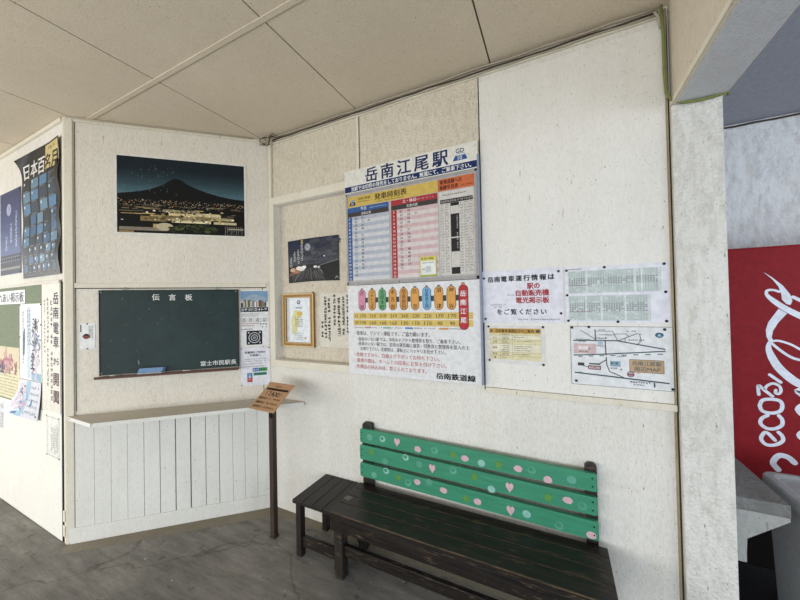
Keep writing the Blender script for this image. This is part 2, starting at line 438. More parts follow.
# ---- left wall
m = MB(); m.slab([(-8, YV), (XV, YV), (XV + .02, YV + .06), (-8, YV + .06)], 0, ZC, M_WALL); struct(m.build('wall_left', org=(0, 0, 0)))
m = MB(); m.box(-3.082, XV, 0, .008, 0, ZC - .001, M_TRIM, .003); struct(m.build('trim_15', 'L'))
m = MB(); m.box(-6.5, -3.083, 0, .018, ZC - .028, ZC - .002, M_TRIM, .004); struct(m.build('trim_16', 'L'))
# floor-length white panel and its dark edge
m = MB(); m.box(-5.6, -3.112, 0.001, .010, .004, 1.803, M_WHITE, .002); struct(m.build('wall_panel', 'L'))
m = MB(); m.box(-3.1115, -3.083, .001, .0085, .004, 1.803, M_DARK, .001); struct(m.build('trim_17', 'L'))
m = MB()
for a, b in ((.05, .125), (.15, .225)): m.box(-3.088, -3.060, .0088, .014, a, b, M_TRIM, .002)
o = m.build('hinge', 'L'); tag(o, 'white painted hinge plates at the foot of the corner post', 'hinge')

# ---- pillar, beam, side wall, alcove
m = MB(); m.box(.4905, .664, -.10, .032, 0, 2.475, M_PILLAR, .004); struct(m.build('pillar'))
m = MB(); m.slab([(.495, .10), (.68, .10), (.68, -4.3), (.495, -4.3)], 2.475, ZC - .001, M_BEAM, .006); struct(m.build('beam'))
m = MB(); m.box(.489, .4945, .02, 4.2, 2.478, 2.50, M_TRIM); struct(m.build('trim_18'))
m = MB(); m.slab([(.505, -.034), (.672, -.034), (.672, -4.2), (.505, -4.2)], 2.4715, 2.4748, wallmat('soffit_painted_light', '#cbcdd0', stucco=.2)); struct(m.build('trim_19'))  # added thin plate; its cool grey paints outside light onto the beam's underside
m = MB(); m.slab([(.60, .101), (.66, .101), (.66, 1.5), (.60, 1.5)], 0, ZC - .001, M_ALC); struct(m.build('wall_side', org=(.63, .8, 0)))
m = MB(); m.slab([(.60, 1.5), (3.2, 1.5), (3.2, 1.58), (.60, 1.58)], 0, ZC - .001, M_ALC); struct(m.build('wall_alcove', org=(1.9, 1.5, 0)))
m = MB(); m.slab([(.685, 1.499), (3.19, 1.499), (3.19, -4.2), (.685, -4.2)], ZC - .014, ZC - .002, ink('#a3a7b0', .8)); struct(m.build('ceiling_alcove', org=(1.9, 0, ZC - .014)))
# header over the open front of the waiting room
m = MB(); m.slab([(-8, -4.3), (.49, -4.3), (.49, -4.2), (-8, -4.2)], 2.25, ZC - .001, M_BEAM); struct(m.build('wall_header', org=(-3, -4.25, 2.25)))

# =================================================================== CABLES
def wiggle(p0, p1, n, amp):
    a, b = Vector(p0), Vector(p1)
    return [a + (b-a)*i/n + (Vector((random.uniform(-amp, amp)*.2, random.uniform(-amp, amp), random.uniform(-amp, amp))) if 0 < i < n else Vector()) for i in range(n+1)]
M_CABW = ink('#b3a68f', .6); M_CABD = ink('#4d4234', .6); M_CABG = ink('#7d8440', .5)
for k, (dz, dy, mt, lb, r) in enumerate((( .008, -.03, M_CABW, 'beige cable nearest the ceiling along the top of the back wall', .0055),
                                       (-.006, -.024, M_CABD, 'dark brown cable along the top of the back wall under a beige one', .004),
                                       (-.018, -.022, M_CABW, 'lowest thin beige cable along the top of the back wall', .004))):
    m = MB(); m.tube(wiggle((XC + .07, dy, ZC - .022 + dz), (.455, dy, ZC - .022 + dz - .004), 26, .0035), r, mt)
    tag(m.build('electric_cable'), lb, 'cable')
m = MB()
c0 = Vector((XC + .05, -.06, ZC - .035))
for k in range(3):
    ph = random.uniform(0, 6); tp = []
    for i in range(22):
        a = 2*PI*i/22*1
        tp.append(c0 + Vector((.05*math.cos(a + ph) * (1 + .2*k), .022*math.sin(2*a + ph), .028*math.sin(a + k))))
    m.tube(tp, .0042, [M_CABW, M_CABD, M_CABW][k], 6, True)
tag(m.build('cable_bundle'), 'tangle of beige and brown cable tied up in the ceiling corner above the night photo', 'cable')
m = MB(); m.tube([Vector((.05 + XV, YV - .02, ZC-.035)) + Vector((nx, ny, 0))*.02 + Vector((cx, cy, 0))*t for t in (.02, .3, .6, .9, 1.2)], .004, M_CABW)
tag(m.build('electric_cable'), 'thin pale cable under the ceiling above the night photo', 'cable')
gp = [(.462, -.04, 2.94), (.466, -.045, 2.8), (.466, -.045, 2.62), (.470, -.046, 2.53), (.487, -.050, 2.492), (.52, -.054, 2.468), (.58, -.050, 2.462), (.64, -.048, 2.466), (.676, -.044, 2.474), (.69, -.01, 2.478)]
m = MB(); m.tube(gp, .0065, M_CABG)
tag(m.build('electric_cable'), 'olive green cable running down the wall and around the top of the pillar', 'cable')
m = MB(); m.tube([(.478, -.022, 2.93), (.476, -.02, 2.8), (.477, -.02, 2.6), (.480, -.021, 2.52)], .006, M_CABW); m.tube([(.44, -.03, 2.925), (.458, -.024, 2.90), (.462, -.022, 2.85)], .006, M_CABW)
tag(m.build('electric_cable'), 'beige cable beside the olive green one at the top of the pillar', 'cable')
m = MB(); m.tube(wiggle((.69, 1.488, ZC - .03), (2.8, 1.488, ZC - .035), 18, .006), .007, M_CABD)
tag(m.build('electric_cable'), 'dark cable along the top of the textured wall above the red machine', 'cable')

# =================================================================== BENCH AND STOOL
bench = empty('bench', 'B', (-.5, -.2, 0), 'long dark wooden bench with three green painted back slats, below the station timetable', 'bench')
m = MB()
for y0, y1 in ((.050, .118), (.122, .200), (.204, .284), (.288, .384)):
    m.box(-1.212, .195, y0, y1, .380, .408, M_BENCH, .004)
m.box(-1.2125, -1.15, .052, .38, .371, .380, M_BENCH)
m.box(-1.206, .188, .379, .3846, .4045, .4086, M_WORN)
for y in (.1205, .2025, .2865): m.box(-1.206, .188, y, y + .0015, .402, .4083, M_WORN)
part(m, 'seat', bench)
m = MB(); m.box(-1.210, .19, .345, .378, .300, .3795, M_BENCH, .004); part(m, 'apron', bench)
for x in (-1.205, .125):
    m = MB(); m.box(x, x + .055, .29, .344, 0, .371, M_BENCHV, .003); part(m, 'leg', bench)
    m = MB(); m.box(x, x + .055, .045, .095, 0, .371, M_BENCHV, .003); part(m, 'leg', bench)
m = MB(); m.box(-1.149, .124, .30, .328, .130, .192, M_BENCH, .004); part(m, 'stretcher', bench)
for sx, a in ((1, -1.15), (-1, .125)):
    m = MB(); m.prism([(a, .23), (a, .262), (a + sx*.095, .345), (a + sx*.12, .345)], .305, .335, M_BENCH); part(m, 'brace', bench)
for a, b, zt in ((-1.2, -1.125, .806), (.108, .160, .790)):
    m = MB(); m.prism([(a, .30), (b, .30), (b, zt - .010), (b - .012, zt), (a + .014, zt), (a, zt - .014)], .006, .034, M_BENCHV, .002); part(m, 'backrest_post', bench)
SL = [((-1.203, .158), (.772, .681), (.754, .668)), ((-1.206, .157), (.665, .569), (.641, .553)), ((-1.206, .160), (.547, .456), (.525, .434))]
pink = ink('#dcb3ba'); teal = [ink('#5fae93'), ink('#8cc8b8'), ink('#52a385')]; lime = ink('#5f9a33')
PK = [(-.925, .729, 'h'), (-.784, .709, 0), (-.491, .709, 0), (-.203, .710, 0), (-.06, .684, 0), (-.691, .612, 'h'), (-.249, .602, 'h'), (.028, .601, 0), (-.791, .509, 0), (-.623, .496, 0), (-.423, .480, 0), (-.247, .479, 'h'), (.128, .456, 0)]
TL = [(-1.127, .726), (-1.03, .730), (-1.014, .591), (-.674, .720), (-.397, .701), (-.136, .715), (.048, .707), (-.866, .643), (-.776, .619), (-.561, .625), (-.345, .568), (.093, .588), (-1.098, .484), (-1.007, .530), (-.714, .525), (-.852, .489), (-.166, .480), (-.012, .462)]
LM = [(-1.114, .633), (-.559, .718), (-.301, .712), (-.439, .615), (-.061, .592), (-.919, .506), (-.489, .480)]
for i, ((xa, xb), (t0, b0), (t1, b1)) in enumerate(SL):
    m = MB(); c = .008
    m.prism([(xa, b0 + c), (xa + c, b0), (xb - c, b1), (xb, b1 + c), (xb, t1 - c), (xb - c, t1), (xa + c, t0), (xa, t0 - c)], .035, .060, M_GREEN, .0025)
    def inside(x, z): 
        f = (x - xa) / (xb - xa); return b0 + (b1-b0)*f - .004 < z < t0 + (t1-t0)*f + .004
    for x, z, k in PK:
        if not inside(x, z): continue
        if k == 'h':
            pts = []
            for q in range(24):
                t = 2*PI*q/24; pts.append((x + .0015*16*math.sin(t)**3*.85, z + .0019*(13*math.cos(t) - 5*math.cos(2*t) - 2*math.cos(3*t) - math.cos(4*t))))
            m.poly(pts, pink, .0608)
        else: m.poly([(x + (.022 + random.uniform(-.002, .002))*math.cos(2*PI*q/14), z + (.018 + random.uniform(-.002, .002))*math.sin(2*PI*q/14)) for q in range(14)], pink, .0608)
    for q, (x, z) in enumerate(TL):
        if inside(x, z):
            m.disc(x, z, .021, .020, teal[q % 3], .0606, 14)
            if q % 2: m.disc(x - .003, z + .003, .012, .011, M_GREEN, .0608, 12)
    for x, z in LM:
        if inside(x, z): m.poly([(x + r*math.cos(PI*q/5 + .3), z + r*math.sin(PI*q/5 + .3)) for q, r in zip(range(10), (.028, .013)*5)], lime, .0607)
    for px_ in (xa + .016, xb - .02):
        for dz in (.025, .065): m.dome(px_, (b0 if px_ < -1 else b1) + dz, .060, .004, M_DARK, 8)
    part(m, 'backrest_slat', bench, ['top green slat painted with pink petals and hearts', 'middle green slat painted with pink petals and hearts', 'bottom green slat painted with pink petals and hearts'][i])
# paper patch on the seat
m = MB(); m.hexa([(-1.205, -.245, .4083), (-1.165, -.252, .4083), (-1.158, -.215, .4083), (-1.198, -.208, .4083), (-1.205, -.245, .4095), (-1.165, -.252, .4095), (-1.158, -.215, .4095), (-1.198, -.208, .4095)], ink('#77736c'))
part(m, 'metal_patch', bench, 'small grey patch on the left end of the seat')

stool = empty('stool', 'B', (-1.385, -.16, 0), 'low dark slatted wooden stool butted against the left end of the bench', 'stool')
m = MB()
for a, b in ((-1.540, -1.460), (-1.457, -1.380), (-1.377, -1.298), (-1.295, -1.2145)): m.box(a, b, .006, .338, .348, .372, M_STOOL, .003)
part(m, 'seat', stool)
for a, b in ((-1.536, -1.496), (-1.246, -1.216)):
    for w in (.272, .02):
        m = MB(); m.box(a, b, w, w + (.042 if a < -1.4 else .028), 0, .3475, M_STOOL, .003); part(m, 'leg', stool)
m = MB(); m.box(-1.495, -1.247, .278, .300, .060, .128, M_BENCH, .003); part(m, 'stretcher', stool)
for w in (.276, .028):
    m = MB(); m.box(-1.495, -1.247, w, w + .022, .318, .3475, M_BENCH, .003); part(m, 'apron', stool)

# =================================================================== COUNTER SHELF
m = MB()
ov = .245
e0 = (XV + cx*.0 + .36, YV - .002); p1 = (XV + nx*ov + cx*.27, YV + ny*ov + cy*.27)
pts = [(XV + nx*.0145 + cx*.002, YV + ny*.0145 + cy*.002), (-2.697, -.891), (-1.735, -.014), (-1.775, -.0025), (XC + .055, -.0025), (XC + nx*.0145 - cx*.02, ny*.0145 - cy*.02)]
m.slab(pts, .852, .872, M_COUNTER, .003)
cs = empty('counter_shelf', 'B', (-2.2, -.3, .85), 'grey-white wooden counter shelf running under the chalkboard', 'shelf')
part(m, 'counter_top', cs)
m = MB()
def edge(a, b, t=.006):
    a, b = Vector((*a, 0)), Vector((*b, 0)); d = (b-a).normalized(); n = Vector((d.y, -d.x, 0))*t
    m.hexa([(*(a)[:2], .850), (*(b)[:2], .850), (*(b+n)[:2], .850), (*(a+n)[:2], .850), (*(a)[:2], .874), (*(b)[:2], .874), (*(b+n)[:2], .874), (*(a+n)[:2], .874)][::1], M_PLANK)
edge((-2.697, -.891), (-1.735, -.014)); edge((XV + .02, -.894), (-2.697, -.894))
part(m, 'front_edge', cs, 'white painted front edge strip')

# =================================================================== SIGN STAND
ss = empty('sign_stand', 'B', (-1.80, -.25, 0), 'brown post stand with a tilted tan information board, left of the stool', 'sign')
m = MB(); m.box(-1.820, -1.782, .232, .268, 0.0, .955, M_POST, .003); part(m, 'post', ss)
m = MB(); m.box(-1.824, -1.778, .228, .272, .0, .012, M_POST, .003); part(m, 'base', ss)
m = MB(); bw, bh = .248, .232
m.box(-bw/2, bw/2, 0, .006, -bh/2, bh/2, M_KRAFT, .0015)
dk = ink('#30251c'); w = .0064
m.bars(-.035, .035, .083, .013, dk, w); m.rect(-.105, .048, .112, .066, dk, w)
m.text('TAXI', 0, .020, .038, dk, w, width=.105, bold=.03); m.ribbon([(-.075, .038), (-.068, .004)], .005, dk, w, 1); m.ribbon([(.075, .038), (.068, .004)], .005, dk, w, 1)
for z in (-.022, -.057, -.090):
    m.rect(-.10, z - .010, -.025, z + .010, ink('#ad8661'), w); m.text({-.022: '富士', -.057: '岳南', -.090: '石川'}[z] + 'タクシー', -.063, z, .020, dk, w + .0002, width=.085, bold=.06); m.bars(-.005, .10, z, .018, dk, w)
t = math.radians(36.6 - 90); R = Matrix.Translation((-1.801, -.249, .968)) @ Matrix.Rotation(math.radians(-2.5), 4, 'Z') @ Matrix.Rotation(t, 4, 'X')
m.v = [tuple(R @ Vector(p)) for p in m.v]
part(m, 'sign_board', ss, 'tan board with dark lettering, tilted like a lectern')
m = MB(); m.box(-1.806, -1.778, .269, .280, .83, .86, M_DARK, .003); part(m, 'clamp', ss)

# =================================================================== CHALKBOARD
cb = empty('chalkboard', 'C', (.632, 0, 1.13), 'dark green message chalkboard hung above the counter shelf', 'chalkboard')
m = MB(); m.box(.198, 1.083, .006, .018, 1.140, 1.735, M_CHALK, .002)
chalk = ink('#e9e9e2')
m.text('伝', .537, 1.687, .046, chalk, .0185, bold=.02); m.text('言', .642, 1.685, .046, chalk, .0185, bold=.02); m.text('板', .748, 1.683, .046, chalk, .0185, bold=.02)
m.text('富士市民駅長', .945, 1.178, .036, chalk, .0185, width=.245, bold=.02)
for q in range(16):
    x = random.uniform(.21, 1.07); z = random.uniform(1.17, 1.7); m.rect(x, z, x + random.uniform(.002, .007), z + .002, ink('#7f8f88'), .0184)
bd_ = part(m, 'board', cb)
m = MB(); fr_ = ink('#243230')
for a in ((.194, .199, 1.136, 1.739), (1.082, 1.088, 1.136, 1.739), (.194, 1.088, 1.734, 1.740)): m.box(a[0], a[1], .004, .021, a[2], a[3], fr_, .001)
part(m, 'frame', cb)
m = MB(); mt = woodmat('tray_wood', '#6b4636', '#4b2f25', .5)
m.box(.182, 1.088, .0055, .060, 1.118, 1.130, mt, .003); m.box(.182, 1.088, .054, .060, 1.130, 1.136, mt, .002); part(m, 'chalk_tray', cb)
for u in (.347, .942):
    m = MB(); m.tube([(u + .009*math.cos(2*PI*k/12), -.016, 1.750 + .009*math.sin(2*PI*k/12)) for k in range(12)], .0022, M_STEEL, 6, True); part(m, 'hanging_ring', cb)
for u, z in ((.208, 1.726), (1.072, 1.726), (.208, 1.152), (1.072, 1.152)):
    m = MB(); m.dome(u, z, .018, .006, M_STEEL); part(m, 'screw', bd_)
er = empty('chalkboard_eraser', 'C', (.505, -.037, 1.1305), 'blue chalkboard eraser lying on the chalk tray', 'eraser')
def erz(z0, z1, y0, y1, a, b, sk, mat, bv):
    m = MB(); m.hexa([(a, y0, z0), (b, y0, z0), (b + .012, y1, z0), (a + .012, y1, z0), (a + sk, y0, z1), (b + sk, y0, z1), (b + .012 + sk, y1, z1), (a + .012 + sk, y1, z1)], mat, bv); return m
part(erz(1.1305, 1.141, -.053, -.021, .425, .578, .004, clothmat('eraser_felt', '#c9cdd0'), .002), 'felt', er, 'pale felt underside')
part(erz(1.1413, 1.176, -.052, -.022, .429, .580, .014, clothmat('eraser_blue', '#7f9cc0'), .005), 'back', er, 'blue body')
for u, l, mt in ((.262, 'white stub of chalk at the left end of the chalk tray', chalk), (.71, 'white stick of chalk right of the eraser on the chalk tray', chalk)):
    m = MB(); m.tube([(u, -.035, 1.1355), (u + .02, -.035, 1.1355), (u + .035 + (.02 if u > .5 else 0), -.036, 1.1355)], .005, mt); tag(m.build('chalk_stick', 'C'), l, 'chalk')

# =================================================================== PAPERS ON THE CHAMFER WALL
paper = ink('#e7e4da'); blk = ink('#1d1c1e'); gry = ink('#77767a'); wht = ink('#f1f0ec')
# ---- night view photo
PAL = ['#f3d28a', '#ffe9b0', '#e9a94f', '#fff5d8', '#d2703a', '#9c8f58']
m = MB(); m.sheet(.282, 2.148, 1.153, 2.738, ink('#ece6da'), .003, 12, 4)
u0, u1, z0, z1 = .298, 1.138, 2.163, 2.722
N = 20
for i in range(N):
    f = i / (N-1); a = lin('#1e3038'); b = lin('#5b8a92')
    f2 = max(0, 1 - f*1.25) ** 1.3
    h = '#%02x%02x%02x' % tuple(int(x + (y-x)*f2) for x, y in zip((24, 38, 46), (96, 140, 150)))
    zz0 = 2.40 + (z1 - 2.40)*i/N; m.rect(u0, zz0, u1, 2.40 + (z1-2.40)*(i+1)/N, ink(h, .35), .0034)
mt = [(u0, 2.40), (u0, 2.445), (.40, 2.462), (.50, 2.487), (.58, 2.525), (.628, 2.562), (.655, 2.580), (.667, 2.576), (.68, 2.581), (.70, 2.572), (.74, 2.545), (.80, 2.516), (.88, 2.488), (.97, 2.466), (1.06, 2.452), (u1, 2.447), (u1, 2.40)]
m.poly(mt, ink('#101214', .4), .0038)
m.rect(u0, z0, u1, 2.405, ink('#121210', .4), .0036)
for q in range(420):
    x = random.uniform(u0, u1 - .012); z = 2.40 - abs(random.gauss(0, .03)) + .018*random.random()
    s_ = random.uniform(.0010, .0036); 
    if z > z0 + .01: m.rect(x, z, x + s_*1.6, z + s_*.8, ink(random.choice(PAL + ['#c34b35', '#e8e8e8'])), .0041)
for q in range(34):
    x = random.uniform(u0, u1 - .09); z = random.uniform(2.30, 2.375); m.rect(x, z, x + random.uniform(.03, .09), z + random.uniform(.003, .008), ink(random.choice(['#8d7a52', '#6c6248', '#c9a868', '#4b4538'])), .0040)
for (a, b, c, d, h) in ((.50, 2.262, .90, 2.300, '#b39a5c'), (.62, 2.278, .86, 2.318, '#e7cf8c'), (.44, 2.252, .60, 2.288, '#8f7540'), (.80, 2.300, .97, 2.325, '#d9c690'), (.86, 2.275, 1.06, 2.297, '#b0a06d'), (.58, 2.325, .82, 2.343, '#9b8f6a'),
                      (.64, 2.248, .90, 2.276, '#f6e5ae'), (.56, 2.270, .80, 2.296, '#f0d48e'), (.92, 2.247, 1.08, 2.266, '#cdbd8a'), (.31, 2.180, .58, 2.205, '#8b7f6a'), (.31, 2.165, .40, 2.176, '#a5834a'), (.52, 2.205, .57, 2.232, '#c5a264')):
    m.rect(a, b, c, d, ink(h, .4), .0043)
for q in range(130):
    x = random.gauss(.74, .14); z = random.uniform(2.245, 2.335); m.rect(x, z, x + random.uniform(.004, .02), z + random.uniform(.003, .012), ink(random.choice(['#fff3c4', '#3a3324', '#e0bb67', '#6d5c38'])), .0046)
m.disc(.595, 2.212, .055, .030, ink('#c7b893'), .0048)
for q in range(46):
    x = random.uniform(.63, .95); z = 2.170 + .062*random.random()*(1 - .4*abs(x - .8)/.16); m.disc(x, z + .008, random.uniform(.010, .026), random.uniform(.008, .015), ink(random.choice(['#222a12', '#34401a', '#4c5a28', '#1a200e'])), .0050 + q*.00001, 9)
for q in range(10): x = 1.0 + q*.013; m.rect(x, 2.175 + .01*(q % 3), x + .004, 2.235, ink('#877f6d'), .0049)
m.rect(1.02, 2.210, 1.13, 2.218, ink('#b5ab93'), .0051); m.rect(.99, 2.168, 1.13, 2.176, ink('#4a463b'), .0051)
for q in range(40): x = random.gauss(.52, .09); z = random.uniform(2.45, 2.66); m.rect(x, z, x + .002, z + random.uniform(.002, .012), ink('#7f9296'), .0052) if u0 < x < u1 else None
o = tag(m.build('night_photo', 'C'), 'large night photo of a mountain above city lights, high over the chalkboard', 'photo')
# ---- small white note left of the chalkboard
m = MB(); m.sheet(.074, 1.330, .164, 1.510, wht, .0022)
m.rect(.078, 1.448, .086, 1.50, gry, .0026)
for q in range(3): m.bars(1.405, 1.495, .130 + .009*q, .008, gry, .0026, True)
m.disc(.113, 1.417, .022, .018, ink('#8b4a3a'), .0026); m.disc(.113, 1.428, .012, .008, ink('#2d2522'), .0029)
o = tag(m.build('note', 'C'), 'small white note with a tiny brown picture, left of the chalkboard', 'note')
tacks(o, ((.119, 1.505), (.119, 1.330)), .0022, .005)
# ---- town flyer
m = MB(); m.sheet(1.096, 1.288, 1.306, 1.733, wht, .0022, 2, 6)
m.rect(1.100, 1.640, 1.302, 1.728, ink('#7fa3c6'), .0026); m.poly([(1.100, 1.66), (1.16, 1.69), (1.2, 1.705), (1.24, 1.69), (1.302, 1.665), (1.302, 1.64), (1.1, 1.64)], ink('#9fb3c4'), .0028)
for q in range(40):
    x = random.uniform(1.10, 1.285); m.rect(x, 1.600 + .0*q, x + random.uniform(.008, .018), 1.615 + random.uniform(.01, .045), ink(random.choice(['#a65a3c', '#c9c2b0', '#5f7046', '#7d3e30', '#8c8f92', '#3f4f3a'])), .0030 + q*.000005)
m.rect(1.100, 1.562, 1.302, 1.598, ink('#22282e'), .0030); m.bars(1.105, 1.298, 1.58, .024, wht, .0034)
for z in (1.545, 1.53): m.bars(1.105, 1.24, z, .010, gry, .0028)
for x in (1.115, 1.165, 1.215, 1.265): m.rect(x - .012, 1.480, x + .030, 1.512, gry, .0028); m.rect(x - .010, 1.482, x + .028, 1.510, wht, .003); m.disc(x + .008, 1.496, .011, .011, blk, .0032); m.disc(x + .008, 1.496, .007, .006, wht, .0034)
m.rect(1.105, 1.466, 1.235, 1.470, ink('#b44a4a'), .0028); m.bars(1.105, 1.20, 1.452, .012, ink('#b44a4a'), .0028); m.bars(1.24, 1.30, 1.46, .02, gry, .0028)
for z, a, b in ((1.425, 1.105, 1.19), (1.44, 1.24, 1.30)): m.bars(a, b, z, .014, blk, .0028)
# dark stamp-like emblem
m.prism([(1.146, 1.300), (1.250, 1.300), (1.256, 1.306), (1.256, 1.406), (1.250, 1.412), (1.146, 1.412), (1.140, 1.406), (1.140, 1.306)], .0022, .0028, ink('#23242a'))
m.ribbon([(1.198 + .040*math.cos(a*PI/8), 1.356 + .040*math.sin(a*PI/8)) for a in range(17)], .006, ink('#c9cacb'), .0031, 2)
m.ribbon([(1.198 + .024*math.cos(a*PI/4 + .4), 1.356 + .024*math.sin(a*PI/4 + .4)) for a in range(9)], .007, ink('#b7b8ba'), .0032, 1)
for sx in (-1, 1):
    for sy in (-1, 1): m.disc(1.198 + sx*.041, 1.356 + sy*.041, .007, .007, ink('#c9cacb'), .0033, 8)
m.rect(1.188, 1.346, 1.208, 1.366, ink('#9a9ba0'), .0033)
o = tag(m.build('flyer', 'C'), 'white flyer with a town photo on top and a dark emblem, right of the chalkboard', 'flyer')
# ---- bicycle parking notice
m = MB(); m.sheet(1.096, .978, 1.310, 1.279, ink('#eceaf0'), .0022)
m.text('駐輪場をご利用の', 1.203, 1.240, .018, blk, .0026, width=.15, bold=.03); m.text('お客様へ', 1.203, 1.216, .018, blk, .0026, width=.08, bold=.03)
for z in (1.186, 1.170, 1.150, 1.128): m.bars(1.115, 1.29, z, .010, gry, .0026)
m.rect(1.182, 1.086, 1.235, 1.115, ink('#2f6fae'), .0028); m.rect(1.235, 1.086, 1.29, 1.115, ink('#3f9a45'), .0028); m.text('富士市', 1.208, 1.101, .015, wht, .0031, width=.042); m.bars(1.24, 1.288, 1.101, .018, ink('#1f5c2a'), .0031)
m.rect(1.188, 1.055, 1.285, 1.078, ink('#2e8a66'), .0028); m.bars(1.195, 1.28, 1.066, .012, ink('#1d5c58'), .0031)
m.rect(1.142, 1.040, 1.180, 1.078, ink('#3b86b8'), .0028); m.rect(1.142, 1.005, 1.180, 1.040, ink('#c2473e'), .0028); m.text('お願い', 1.161, 1.074, .017, wht, .0031, vert=True)
o = tag(m.build('notice', 'C'), 'white notice with blue, green and red blocks, below the town flyer', 'notice')
tacks(o, ((1.102, 1.272), (1.304, 1.272), (1.102, .985), (1.304, .985)), .0022, .005)

# =================================================================== LEFT WALL
# ---- blue moon poster
m = MB(); m.sheet(-4.338, 1.915, -3.866, 2.617, ink('#3d4f86', .4), .003, 3, 3)
for i in range(8):
    h = '#%02x%02x%02x' % tuple(int(a + (b-a)*i/7) for a, b in zip((92, 104, 150), (42, 56, 108))); m.rect(-4.334, 2.08 + .0665*i, -3.878, 2.08 + .0665*(i+1), ink(h, .4), .0034)
m.rect(-4.334, 1.92, -3.878, 2.08, ink('#2f3138', .4), .0034); m.rect(-4.334, 2.02, -3.878, 2.06, ink('#7d8088'), .0036); m.rect(-4.334, 1.955, -3.878, 1.975, ink('#94938f'), .0036)
m.disc(-4.13, 2.46, .052, .052, ink('#a9b1cc'), .0038); m.disc(-4.118, 2.468, .018, .016, ink('#8f98b8'), .004)
for u, zt, n, h in ((-3.965, 2.44, 7, .05), (-4.08, 2.35, 4, .05), (-4.19, 2.25, 3, .05)): m.text('つきのみえるまち'[:n], u, zt, h, ink('#dfe3ee'), .0038, vert=True, bold=.0, gap=.85)
for q in range(9): x = -4.32 + q*.05; m.rect(x, 2.03, x + .03, 2.052, ink('#22262d'), .0039)
o = tag(m.build('poster', 'L'), 'deep blue poster with a moon and white vertical writing, left of the black poster', 'poster')
pins(o, ((-3.885, 2.60), (-3.885, 1.93)), -.0003, .003)
# ---- black moon calendar poster, buckled with a curled corner
m = MB(); u0, u1, z0, z1 = -3.800, -3.112, 1.862, 2.835
m.sheet(u0, z0, u1, z1, ink('#262420', .4), .004, 28, 40, .0008)
G = lambda a, b: (u0 + a*(u1-u0), z0 + b*(z1-z0))
yl = ink('#d8c27a', .4)
pp = [G(.66, .985), G(.98, .985), G(.98, .84), G(.80, .80), G(.70, .80), G(.66, .88)]
for j in range(5):
    for i in range(4):
        a0, b0 = .64 + .085*i, .80 + .037*j
        if not (j < 1 and i > 2): m.rect(*G(a0, b0), *G(a0 + .086, b0 + .038), yl, .0046)
m.text('日本百', G(.35, 0)[0], G(0, .855)[1], .125, ink('#efeee8', .4), .0049, width=.38, bold=.02)
m.text('名', G(.70, 0)[0], G(0, .850)[1], .125, ink('#3a2c12', .4), .0052, width=.105, bold=.02); m.text('月', G(.88, 0)[0], G(0, .855)[1], .13, ink('#241c10', .4), .0052, width=.11, bold=.02)
m.bars(*[G(.72, 0)[0], G(.92, 0)[0]], G(0, .955)[1], .025, ink('#8d6f2e'), .0052)
BL = ['#33608a', '#4a80aa', '#263f57', '#5f8aa6', '#2b4458', '#1d2b38', '#3d5666', '#6b5850', '#223240', '#1f2a34']
rows = [(.70, .775, 4), (.605, .685, 4), (.51, .59, 4), (.42, .495, 5), (.335, .405, 5), (.255, .32, 5), (.18, .24, 6), (.11, .165, 6), (.05, .095, 7)]
for r, (b0, b1, n) in enumerate(rows):
    for i in range(n):
        a0 = .05 + .9*i/n; a1 = a0 + .9/n*.82
        if r > 5 and (i + r) % 2: m.disc(*[(G(a0, 0)[0] + G(a1, 0)[0])/2, (G(0, b0)[1] + G(0, b1)[1])/2], .030, .024, ink(random.choice(BL), .4), .0048, 12)
        else: m.rect(*G(a0, b0), *G(a1, b1), ink(random.choice(BL[:5] if (i + r) % 3 else BL), .4), .0048)
        m.rect(*G(a0, b0 - .010), *G(a0 + (a1-a0)*.7, b0 - .004), ink('#8b8b86'), .0048)
        if random.random() < .5: m.disc(G(a0 + .03, 0)[0], G(0, b1 - .02)[1], .012, .012, ink('#c9d6de'), .0051, 10)
m.bars(G(.05, 0)[0], G(.95, 0)[0], G(0, .02)[1], .016, ink('#9a9a94'), .0048)
def warp(x, y, z):
    a = (x-u0)/(u1-u0); b = (z-z0)/(z1-z0)
    w = -y + .004*math.sin(9*b + 1)*a + .012*max(0, a-.72)*3.5*(math.sin(11*b)**2) + .007*(1-a)*math.sin(7*b)**2 + .004
    d = (1-a)*.5 + b - 1.24          # distance past the bend at the upper left corner
    if d > 0: w += .75*d*d; z -= .9*d*d; x += .10*d
    return (x, -max(w, .003), z)
o = tag(m.build('poster', 'L', warp=warp), 'black buckled poster of many small moon photos with a curled corner', 'poster')
# ---- notice board on the white panel
nb = empty('notice_board', 'L', (-4.0, -.010, .87), 'green notice board with a white lettered strip on the left wall, above the white panel', 'notice board')
m = MB(); m.box(-5.3, -3.421, .0102, .0135, .872, 1.798, clothmat('green_felt', '#8a937c'), .001); part(m, 'green_field', nb, 'faded green felt')
m = MB(); m.box(-3.420, -3.114, .0102, .0145, .880, 1.800, ink('#eae3d3'), .001)
db = ink('#2a2730'); rd = ink('#5c2a30')
for i, (ch, z, h) in enumerate((('岳', 1.690, .085), ('南', 1.588, .082), ('電', 1.480, .085), ('車', 1.380, .085), ('から', 1.245, .055), ('開', 1.120, .09), ('聞', .995, .09))):
    m.text(ch, -3.178, z, h, rd if i > 4 else db, .0149, width=.085, bold=.035)
m.bars(.96, 1.70, -3.252, .040, ink('#5d5860'), .0149, True); m.bars(1.06, 1.70, -3.315, .034, ink('#6b666c'), .0149, True); m.bars(1.30, 1.70, -3.370, .026, ink('#8a848a'), .0149, True)
part(m, 'lettered_strip', nb, 'cream strip with vertical black lettering')
m = MB(); wf = ink('#ddd6c6')
m.box(-5.32, -3.112, .0102, .020, 1.799, 1.818, wf, .002); part(m, 'top_rail', nb)
